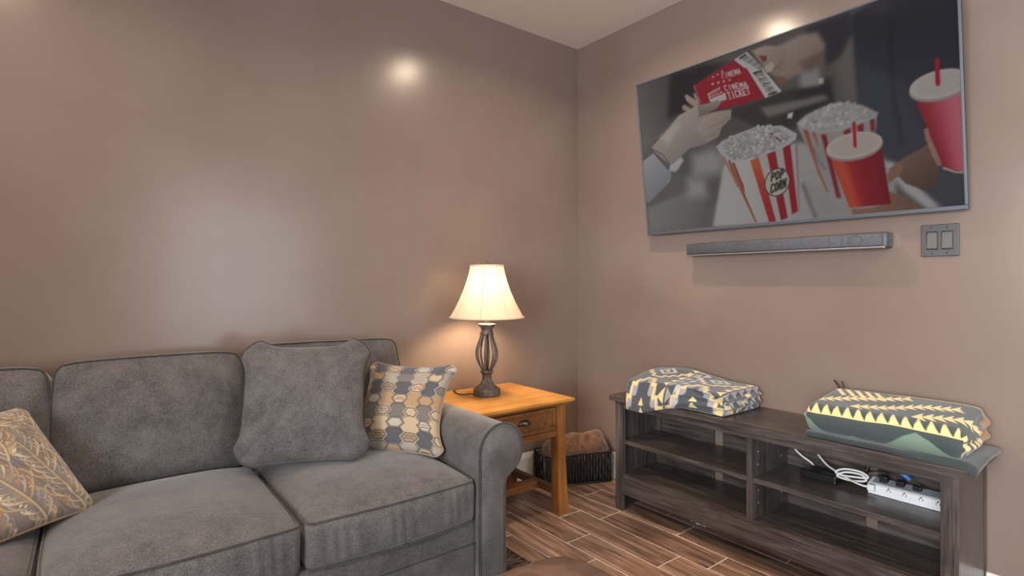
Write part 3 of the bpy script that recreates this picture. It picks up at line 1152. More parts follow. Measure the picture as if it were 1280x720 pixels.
box('middle_shelf', (SXF + .020, SY0 - .021, .345), (SXB - .010, -1.362, .366), M_ESP_Y, stand, bevel=.001)
box('middle_shelf', (SXF + .020, -1.388, .345), (SXB - .010, SY1 + .021, .366), M_ESP_Y, stand, bevel=.001)
for a, b in ((SY0 - .021, -1.010), (-1.060, -1.375), (-1.375, -1.705), (-1.750, SY1 + .021)):
    box('back_panel', (SXB - .006, a, .186), (SXB, b, .572), M_ESP_Y, stand, bevel=0)
# shelf pin holes in the divider and the left side
M_HOLE = mat_plain('pin_hole', (150, 146, 140), rough=.5, metal=.6)
for k in range(5):
    for x in (SXF + .06, SXB - .07):
        z = .25 + k * .055
        if abs(z - .356) < .02:
            continue
        box('shelf_pin', (x - .003, -1.3615, z - .003), (x + .003, -1.3585, z + .003), M_HOLE, stand, bevel=0)
        box('shelf_pin', (x - .003, -1.3915, z - .003), (x + .003, -1.3885, z + .003), M_HOLE, stand, bevel=0)

# scrap on the floor behind the stand's front rail
V = np.zeros((9, 5, 3))
for i in range(9):
    for k in range(5):
        V[i, k] = (-.16 + .012 * (k - 2) + .004 * math.sin(i), -.985 - .010 * i, .003 + .006 * abs(math.sin(i * .8 + k)))
me = grid_mesh('paper_scrap', V)
scrap = link('paper_scrap', me, mat_plain('white_paper', (236, 236, 234), rough=.8), origin=(-.16, -1.02, .002))
sm = scrap.modifiers.new('thick', 'SOLIDIFY')
sm.thickness = .0012
tag(scrap, 'small white crumpled scrap on the floor under the television stand', 'paper')

# ================================================================== BLANKETS
def folded(name, parent, lo, hi, r, n, deform, canvas, colmode='unfold'):
    V, F, c, hl = roundbox_verts(lo, hi, r, n, ne=14)
    nrm = V / hl
    W = V + c + deform(nrm, hl, V + c)
    U = np.clip(lo_y(hi) - (V[:, 1] + c[1]), 0, None)
    S = np.clip(hi[0] - (V[:, 0] + c[0]), 0, None)
    # unroll the cloth: flat top, round edge, upright face, round lower edge
    def unroll(k, sgn, dist):
        q = V[:, k] * sgn
        inner = np.clip(q, None, hl[k] - r)
        over = q - inner
        zi = np.clip(V[:, 2], -(hl[2] - r), hl[2] - r)
        ang = np.arctan2(over, V[:, 2] - zi)
        base = 2 * hl[k] - r
        res = np.where(V[:, 2] >= hl[2] - r, base + r * ang, base + r * PI / 2 + (hl[2] - r - V[:, 2]))
        low = V[:, 2] < -(hl[2] - r)
        res = np.where(low, base + r * PI / 2 + 2 * (hl[2] - r) + r * (ang - PI / 2), res)
        return np.where(over > 1e-6, res, dist), over
    S2, of = unroll(0, -1, S)
    U2, oe = unroll(1, -1, U)
    S = np.where(of >= oe, S2, S)
    U = np.where(oe > of, U2, U)
    me = bpy.data.meshes.new(name)
    me.from_pydata(W.tolist(), [], F)
    set_colors(me, canvas.sample(U, S))
    bm = bmesh.new()
    bm.from_mesh(me)
    bmesh.ops.remove_doubles(bm, verts=bm.verts, dist=1e-6)
    bmesh.ops.recalc_face_normals(bm, faces=bm.faces)
    bm.to_mesh(me)
    bm.free()
    return link(name, me, M_PRINT, parent)


def lo_y(hi):
    return hi[1]


# --- slate blanket with stepped pattern, left on the stand
SLATE, YEL, LIL, SIL = (66, 72, 80), (214, 196, 138), (150, 148, 156), (176, 176, 180)
b1 = Canvas(.72, .56, 430, 336, SLATE)
rs = np.random.RandomState(2)
def tri(cv, x, y, w, h, c, up=1):
    cv.poly([(x - w / 2, y), (x + w / 2, y), (x, y - up * h)], c, .0016)
def steps(cv, x, y, dx, dy, n, th, c):
    pts = [(x, y)]
    for k in range(n):
        pts.append((pts[-1][0] + dx, pts[-1][1]))
        pts.append((pts[-1][0], pts[-1][1] + dy))
    cv.line(pts, th, c, .0016)
for X0 in (.13, .43, .70):
    for s in (-1, 1):
        steps(b1, X0, .27, s * .026, .038, 5, .013, LIL)
        steps(b1, X0, .25, s * .026, .038, 5, .007, YEL)
        steps(b1, X0, .21, s * .030, -.030, 4, .007, YEL)
    tri(b1, X0, .385, .036, .026, YEL)
    tri(b1, X0, .415, .040, .026, YEL)
    for k in range(4):
        b1.poly([(X0 - .018 - k * .020, .430), (X0 - .018 - k * .020, .462), (X0 - .042 - k * .020, .446)], YEL, .0016)
        b1.poly([(X0 + .018 + k * .020, .430), (X0 + .018 + k * .020, .462), (X0 + .042 + k * .020, .446)], YEL, .0016)
    b1.poly([(X0, .425), (X0 + .014, .446), (X0, .470), (X0 - .014, .446)], LIL, .0016)
    b1.poly([(X0, .06), (X0 + .06, .11), (X0, .16), (X0 - .06, .11)], SIL, .0016)
    b1.poly([(X0, .08), (X0 + .035, .11), (X0, .14), (X0 - .035, .11)], (52, 58, 66), .0016)
    b1.poly([(X0, .095), (X0 + .016, .11), (X0, .125), (X0 - .016, .11)], YEL, .0016)
for X0 in (.28, .57):
    for k in range(7):
        y = .02 + k * .062
        b1.poly([(X0 - .006, y), (X0 - .006, y + .058), (X0 - .044, y + .029)], YEL, .0016)
        b1.poly([(X0 + .006, y), (X0 + .006, y + .058), (X0 + .044, y + .029)], LIL, .0016)
        b1.poly([(X0 + .050, y + .03), (X0 + .050, y + .088), (X0 + .086, y + .059)], SIL, .0016)
for k in range(12):
    tri(b1, .03 + k * .06, .035, .05, .03, (YEL, SIL)[k % 2])
for k in range(14):
    tri(b1, .02 + k * .05, .505, .03, .024, (YEL, LIL)[k % 2])
e1 = tag(empty('folded_blanket', (-.20, -1.0, .601)), 'slate blanket with yellow stepped zigzag print on the left end of the stand', 'blanket', 'folded blankets on the television stand')
w1, w2 = Wob(41, 11), Wob(42, 30)


def def1(n, hl, P):
    u, v, w = n[:, 0], n[:, 1], n[:, 2]
    d = np.zeros(n.shape)
    top = np.clip(w + .2, 0, 1)
    ridge = .028 * np.exp(-((u - .75) / .5) ** 2 - ((v - .35) / .6) ** 2) - .022 * np.clip(-u, 0, 1) * np.clip(v + .3, 0, 1)
    d[:, 2] = top * (ridge + w1(P) * .005 + w2(P) * .0025 - .018 * np.clip(-v - .2, 0, 1))
    # left part slips over the front edge of the stand
    hang = np.clip((v + .35) / .9, 0, 1) * .105
    wf = np.clip((-u - .90) / .10, 0, 1)
    d[:, 2] -= hang * wf * np.clip(.5 - .5 * w, 0, 1) ** .8
    d[:, 0] -= wf * (.018 + .006 * w2(P)) * np.clip(.9 - w, 0, 1)
    # edges of the folded layers at the ends
    we = np.clip((np.abs(v) - .9) / .1, 0, 1)
    d[:, 1] += -np.sign(v) * we * .016 * np.abs(np.sin(1.5 * PI * (w + 1))) * (v < 0)
    wf2 = np.clip((-u - .9) / .1, 0, 1) * np.clip(-v * 2 - .1, 0, 1)
    d[:, 0] += wf2 * (.05 * np.clip(-v - .1, 0, 1) + .012 * np.abs(np.sin(1.5 * PI * (w + 1))))
    # taper: left end narrower
    d[:, 1] += -.03 * np.clip(v, 0, 1) * np.clip(-u, 0, 1)
    return d


folded('outer_fold', e1, (-.368, -1.285, .6015), (-.030, -.690, .712), .034, (80, 120, 22), def1, b1)

# --- teal blanket with fern and triangle print, right on the stand
TEAL, TEAL2, LG, CRM, OLV = (56, 68, 68), (76, 92, 92), (112, 134, 116), (222, 200, 140), (132, 114, 58)
b2 = Canvas(.66, .46, 430, 300, TEAL)
b2.poly([(0, 0), (.66, 0), (.66, .05), (0, .05)], TEAL2, .002)
b2.poly([(.22, .03), (.66, .03), (.66, .055), (.22, .055)], OLV, .004)
for a, bb in (((.02, .05), (.02, .05)),):
    for k in range(5):
        b2.poly([(.03 + k * .035, .05), (.048 + k * .035, .05), (.10 + k * .035, .13), (.085 + k * .035, .135)], CRM, .0016)
def fern(x0, y0, x1, y1, n, h):
    b2.line([(x0, y0), (x1, y1)], .0045, CRM, .0016)
    d = np.array([x1 - x0, y1 - y0])
    L = np.linalg.norm(d)
    d /= L
    nn = np.array([-d[1], d[0]])
    for k in range(n):
        p = np.array([x0, y0]) + d * L * k / n
        q = p + d * L / n * .9
        for s in (-1, 1):
            b2.poly([p + s * nn * .004, q + s * nn * .004, q + d * .010 + s * nn * h], CRM, .0014)
fern(.02, .21, .30, .075, 11, .032)
fern(.16, .245, .46, .11, 12, .032)
fern(.36, .255, .62, .15, 10, .034)
b2.poly([(.0, .16), (.05, .15), (.02, .22), (.0, .22)], (92, 112, 100), .002)
for k in range(15):
    x = .005 + k * .037
    b2.poly([(x, .318), (x + .036, .318), (x + .004, .262)], CRM, .0014)
b2.poly([(.0, .318), (.66, .318), (.66, .322), (.0, .322)], CRM, .0014)
b2.poly([(.27, .432), (.385, .334), (.50, .432)], LG, .002)
b2.poly([(-.06, .432), (.0, .32), (.10, .432)], LG, .002)
b2.poly([(.155, .432), (.185, .408), (.215, .432)], LG, .002)
b2.poly([(.535, .0), (.66, .0), (.66, .12), (.535, .12)], (150, 110, 70), .006)
for k in range(8):
    b2.poly([(.54, .13 + k * .036), (.64, .14 + k * .036), (.58, .155 + k * .036)], CRM, .002)
e2 = tag(empty('folded_blanket', (-.19, -1.87, .601)), 'dark teal blanket with cream triangles and fern print on the right end of the stand', 'blanket', 'folded blankets on the television stand')
w3, w4 = Wob(61, 10), Wob(62, 34)


def def2(n, hl, P):
    u, v, w = n[:, 0], n[:, 1], n[:, 2]
    d = np.zeros(n.shape)
    top = np.clip(w + .2, 0, 1)
    d[:, 2] = top * (.026 * u + w3(P) * .004 + w4(P) * .0018 - .012 * np.clip(-v - .4, 0, 1))
    wf = np.clip((-u - .85) / .15, 0, 1)
    d[:, 0] += wf * (.010 * np.clip(w, 0, 1) ** 2 + w3(P) * .004)
    we = np.clip((-v - .88) / .12, 0, 1)
    d[:, 1] += we * (.014 * np.sin(1.5 * PI * (w + 1)) ** 2 + .006 * np.sin(4 * u))
    d[:, 1] += np.clip((v - .88) / .12, 0, 1) * -.014 * np.abs(np.sin(1.0 * PI * (w + 1)))
    return d


folded('upper_fold', e2, (-.350, -2.118, .6165), (-.035, -1.590, .742), .050, (80, 120, 22), def2, b2)
b2b = Canvas(.66, .46, 160, 120, (40, 50, 53))
for k in range(9):
    b2b.poly([(.555, .02 + k * .045), (.66, .03 + k * .045), (.60, .055 + k * .045)], CRM, .003)


def def3(n, hl, P):
    u, v, w = n[:, 0], n[:, 1], n[:, 2]
    d = np.zeros(n.shape)
    wf = np.clip((-u - .9) / .1, 0, 1)
    over = np.clip(-2.112 - P[:, 1], 0, 1)
    d[:, 2] = -over * .5 * np.clip(-u * 1.2, 0, 1) + np.clip(w, 0, 1) * w3(P) * .0015
    d[:, 2] -= wf * .018 * np.clip(-v * 1.4 - .1, 0, 1)
    d[:, 0] -= wf * (.006 + .003 * w4(P))
    return d


folded('lower_fold', e2, (-.350, -2.140, .6015), (-.045, -1.612, .6205), .009, (40, 60, 3), def3, b2b)
# two dark strap ends standing up behind the blanket
M_STRAP = mat_plain('dark_leather_strap', (42, 34, 32), rough=.6)
tube('strap', [(-.075, -1.640, .735), (-.072, -1.625, .762), (-.070, -1.606, .785)], [.004, .0055, .003], M_STRAP, e2, n=6)
tube('strap', [(-.072, -1.648, .735), (-.070, -1.644, .762), (-.070, -1.637, .785)], [.003, .004, .003], M_STRAP, e2, n=6)

# ================================================================== POWER STRIP, ADAPTER, CABLES
M_WPL = mat_plain('white_plastic', (222, 224, 226), rough=.35)
M_GPL = mat_plain('grey_plastic', (140, 146, 152), rough=.4)
strip = tag(empty('power_strip', (-.10, -1.90, .367)), 'white power strip with outlets on the right middle shelf', 'power strip')
prism('housing', [(-.124, .3675), (-.128, .404), (-.122, .408), (-.075, .420), (-.066, .416), (-.062, .3675)], 'y', -1.752, -2.066, M_WPL, strip, bevel=.002)
prism('top_cover', [(-.118, .4092), (-.118, .4112), (-.076, .4222), (-.076, .4200)], 'y', -1.765, -2.06, M_GPL, strip)
for k in range(5):
    y = -1.772 - k * .052
    xf = -.1268
    boxes('outlet', [((xf - .0012, y - .0065, .389), (xf + .002, y - .0045, .397)), ((xf - .0012, y + .0045, .389), (xf + .002, y + .0065, .397)), ((xf - .0012, y - .0028, .398), (xf + .002, y + .0028, .403))], M_BLACK, strip, bevel=0)
for k in range(3):
    y = -1.80 - k * .055
    box('plug', (-.112, y - .013, .415), (-.080, y + .013, .440 - .004 * k), M_BLACK, strip, bevel=.003)

ad = box('power_adapter', (-.150, -1.645, .3668), (-.058, -1.500, .400), M_BLACK, bevel=.006, seg=3, origin=(-.10, -1.57, .3668))
tag(ad, 'black box-shaped power adapter on the right middle shelf beside the power strip', 'adapter')

wc = tag(empty('white_cable', (-.09, -1.6, .367)), 'looped white electrical cable hanging down to the power strip', 'cable')
tube('strand', spline([(-.024, -1.375, .545), (-.035, -1.395, .50), (-.045, -1.425, .455), (-.050, -1.465, .425), (-.040, -1.50, .402), (-.032, -1.52, .37)], 8), .0042, M_WCORD, wc, n=8)
tube('strand', spline([(-.022, -1.445, .555), (-.034, -1.475, .500), (-.050, -1.530, .452), (-.075, -1.580, .420), (-.110, -1.640, .410), (-.135, -1.690, .402), (-.150, -1.735, .398), (-.148, -1.757, .397), (-.130, -1.768, .396)], 8), .0042, M_WCORD, wc, n=8)
tube('loop', spline([(-.12, -1.632, .415), (-.115, -1.665, .434), (-.11, -1.722, .436), (-.112, -1.748, .420), (-.118, -1.70, .412), (-.122, -1.655, .408)], 10, closed=True), .0042, M_WCORD, wc, n=8, closed=True)
tube('loop', spline([(-.125, -1.640, .404), (-.118, -1.67, .423), (-.113, -1.726, .426), (-.118, -1.742, .408), (-.126, -1.70, .398), (-.128, -1.66, .398)], 10, closed=True), .0042, M_WCORD, wc, n=8, closed=True)
box('plug', (-.150, -1.782, .383), (-.1285, -1.757, .408), M_WPL, wc, bevel=.004)

bc = tag(empty('black_cable', (-.08, -1.75, .42)), 'thin black cables curling behind the power strip', 'cable')
tube('strand', spline([(-.020, -1.715, .545), (-.035, -1.728, .49), (-.060, -1.735, .445), (-.085, -1.735, .430), (-.100, -1.755, .447), (-.100, -1.80, .458), (-.100, -1.85, .470), (-.098, -1.88, .452), (-.092, -1.91, .436), (-.090, -1.93, .425)], 8), .0028, M_CORD, bc, n=6)
tube('strand', spline([(-.020, -1.735, .54), (-.045, -1.755, .50), (-.080, -1.785, .470), (-.096, -1.80, .452), (-.096, -1.802, .438)], 8), .0028, M_CORD, bc, n=6)
tube('strand', spline([(-.022, -1.728, .53), (-.05, -1.715, .47), (-.075, -1.74, .44), (-.09, -1.80, .456), (-.092, -1.85, .445), (-.09, -1.857, .432)], 8), .0024, M_CORD, bc, n=6)
M_BLUE = mat_plain('blue_tag', (70, 120, 200), rough=.45)
tag(tube('cable_tag', [(-.104, -1.853, .472), (-.103, -1.870, .462), (-.102, -1.888, .449)], [.0078, .0082, .0078], M_BLUE, bc, n=10), 'bright blue label wrapped around the cable')

# ================================================================== BASKET AND FUR THROW
th = math.radians(157)
B0 = np.array([-.080, -.362])
E1, E2 = np.array([-math.cos(math.radians(23)), math.sin(math.radians(23))]), np.array([math.sin(math.radians(23)), math.cos(math.radians(23))])
BL, BD, BH = .415, .175, .182


def bk(a, d, z, flare=.0):
    f = 1 + .04 * z / BH
    p = B0 + E1 * (BL / 2 + (a - BL / 2) * f) + E2 * (BD / 2 + (d - BD / 2) * f)
    return (p[0], p[1], z)


basket = tag(empty('wire_basket', (*(B0 + E1 * BL / 2 + E2 * BD / 2), 0)), 'black woven basket on the floor in the room corner', 'basket')
M_WEAVE = mat_plain('black_woven_strap', (22, 21, 23), rough=.55, c2=(44, 42, 44), scale=60)
M_WIRE = mat_plain('grey_wire', (88, 88, 90), rough=.35, metal=.8)
for nm, z, r in (('rim', BH, .0045), ('base_wire', .006, .004)):
    tube(nm, [bk(0, 0, z), bk(BL * .25, 0, z), bk(BL * .5, 0, z), bk(BL * .75, 0, z), bk(BL, 0, z), bk(BL, BD * .5, z), bk(BL, BD, z), bk(BL * .5, BD, z), bk(0, BD, z), bk(0, BD * .5, z)], r, M_WIRE, basket, n=6, closed=True)
for a, d in ((0, 0), (BL, 0), (BL, BD), (0, BD)):
    tube('corner_wire', [bk(a, d, .004), bk(a, d, BH * .5), bk(a, d, BH)], .004, M_WIRE, basket, n=6)
V = np.array([[bk(.004, .004, .008), bk(BL - .004, .004, .008)], [bk(.004, BD - .004, .008), bk(BL - .004, BD - .004, .008)]], float)
me = grid_mesh('bottom', V)
o = link('bottom', me, M_WEAVE, basket)
sm = o.modifiers.new('thick', 'SOLIDIFY')
sm.thickness = .004


def woven(p0, p1, n):
    """vertical straps between two base corners, bowed in and out like a weave"""
    for k in range(n):
        t0, t1 = (k + .12) / n, (k + .88) / n
        V = np.zeros((9, 2, 3))
        for i, z in enumerate(np.linspace(.008, BH - .004, 9)):
            off = .003 * math.sin(i * PI / 2 + k * PI)
            for q, t in enumerate((t0, t1)):
                a = p0[0] + (p1[0] - p0[0]) * t
                d = p0[1] + (p1[1] - p0[1]) * t
                if p0[1] == p1[1]:
                    d += off
                else:
                    a += off
                V[i, q] = bk(a, d, z)
        oo = link('strap', grid_mesh('strap', V), M_WEAVE, basket)
        ss = oo.modifiers.new('thick', 'SOLIDIFY')
        ss.thickness = .002


woven((0, .002), (BL, .002), 22)
woven((0, BD - .002), (BL, BD - .002), 22)
woven((.002, 0), (.002, BD), 9)
woven((BL - .002, 0), (BL - .002, BD), 9)
for z in (.05, .09, .13):
    tube('cross_wire', [bk(.003, .004, z), bk(BL * .5, .004, z), bk(BL - .003, .004, z), bk(BL - .003, BD * .5, z), bk(BL - .003, BD - .004, z), bk(BL * .5, BD - .004, z), bk(.003, BD - .004, z), bk(.003, BD * .5, z)], .0025, M_WEAVE, basket, n=5, closed=True)

M_FUR = mat_plain('brown_fleece', (84, 58, 42), rough=1.0, c2=(124, 92, 70), scale=30, bump=.9, bscale=160, sheen=.5)
fc = B0 + E1 * BL / 2 + E2 * BD / 2
fur_root = tag(empty('fur_throw', (fc[0], fc[1], .012)), 'rolled brown fleece throw stuffed into the corner basket', 'blanket')
nu, nv = 70, 48
V = np.zeros((nu, nv, 3))
wa, wb = Wob(71, 20), Wob(72, 60)
for i in range(nu):
    t = i / (nu - 1)
    a = -.010 + (BL - .005) * t
    env = (max(0.0, 1 - abs(2 * t - 1) ** 7)) ** .4
    for k in range(nv):
        ph = 2 * PI * k / nv
        r1, r2 = .078 * env, .136 * env
        cz = .162 - .034 * t + .006 * math.sin(6 * t)
        fold = (.0055 * math.sin(13 * t + 2.6 * math.cos(ph)) + .0025 * math.sin(29 * t - 2 * math.sin(ph) + 3 * math.cos(ph))) * env
        # hidden half is squeezed by the basket walls
        q = [math.cos(ph), math.sin(ph)]
        V[i, k, :2] = B0 + E1 * (a + .012 * math.sin(ph) * (1 - env)) + E2 * (BD / 2 + (r1 + fold) * q[0])
        V[i, k, 2] = cz + (r2 + fold) * q[1]
n0 = wa(V) * .005 + wb(V) * .0022
ctr = V.mean(1, keepdims=True)
dv = V - ctr
V += dv / np.maximum(np.linalg.norm(dv, axis=-1, keepdims=True), .02) * n0[..., None]
V[..., 2] = np.maximum(V[..., 2], .014)
link('roll', grid_mesh('roll', V, wrap_v=True, cap_u=True), M_FUR, fur_root)
# loose flap hanging at the right end
V = np.zeros((16, 10, 3))
for i in range(16):
    for k in range(10):
        s, t = i / 15, k / 9
        p = B0 + E1 * (.040 - .042 * s) + E2 * (.02 + t * .12)
        V[i, k] = (p[0], p[1], .268 - .075 * s ** 1.5 - .02 * (t - .5) ** 2 + .005 * math.sin(8 * t + 4 * s))
fl = link('flap', grid_mesh('flap', V), M_FUR, fur_root)
sm = fl.modifiers.new('thick', 'SOLIDIFY')
sm.thickness = .010

# ================================================================== TELEVISION
TP = np.array([-.05, -.616, 1.462])
TX = np.array([0., -1, 0])
TV = np.array([-.105, 0, .828])
TV /= np.linalg.norm(TV)
TN = np.cross(TX, TV)
TWD, THT = 1.434, .835


def tvp(u, v, n):
    return TP + TX * u + TV * v + TN * n


def tvbox(name, u0, u1, v0, v1, n0, n1, mat, parent, bevel=.002):
    bm = bmesh.new()
    bm_box(bm, (u0, v0, n0), (u1, v1, n1), bevel, 2)
    for v in bm.verts:
        v.co = Vector(tvp(*v.co))
    return link(name, bm_mesh(bm, name), mat, parent, smooth=False)


tv = tag(empty('television', tuple(tvp(TWD / 2, 0, -.02))), 'large flat television tilted down on the right wall showing popcorn and drinks', 'television')
body = tvbox('back_cover', .01, TWD - .01, .01, THT - .01, -.040, -.004, M_BLACK, tv, .006)
tvbox('panel_slab', 0, TWD, 0, THT, -.006, .0, M_BLACK, tv, .001)
tvbox('bezel', 0, TWD, 0, .016, -.010, .006, M_TVFRAME, tv)
tvbox('bezel', 0, TWD, THT - .008, THT, -.010, .006, M_TVFRAME, tv)
tvbox('bezel', 0, .008, .016, THT - .008, -.010, .006, M_TVFRAME, tv)
tvbox('bezel', TWD - .010, TWD, .016, THT - .008, -.010, .006, M_TVFRAME, tv)
boxes('wall_bracket', [((-.004, -1.10, 1.66), (-.016, -1.58, 2.10)), ((-.016, -1.18, 1.80), (-.075, -1.22, 1.86)), ((-.016, -1.46, 1.80), (-.075, -1.50, 1.86))], M_BLACK, tv, bevel=.001)

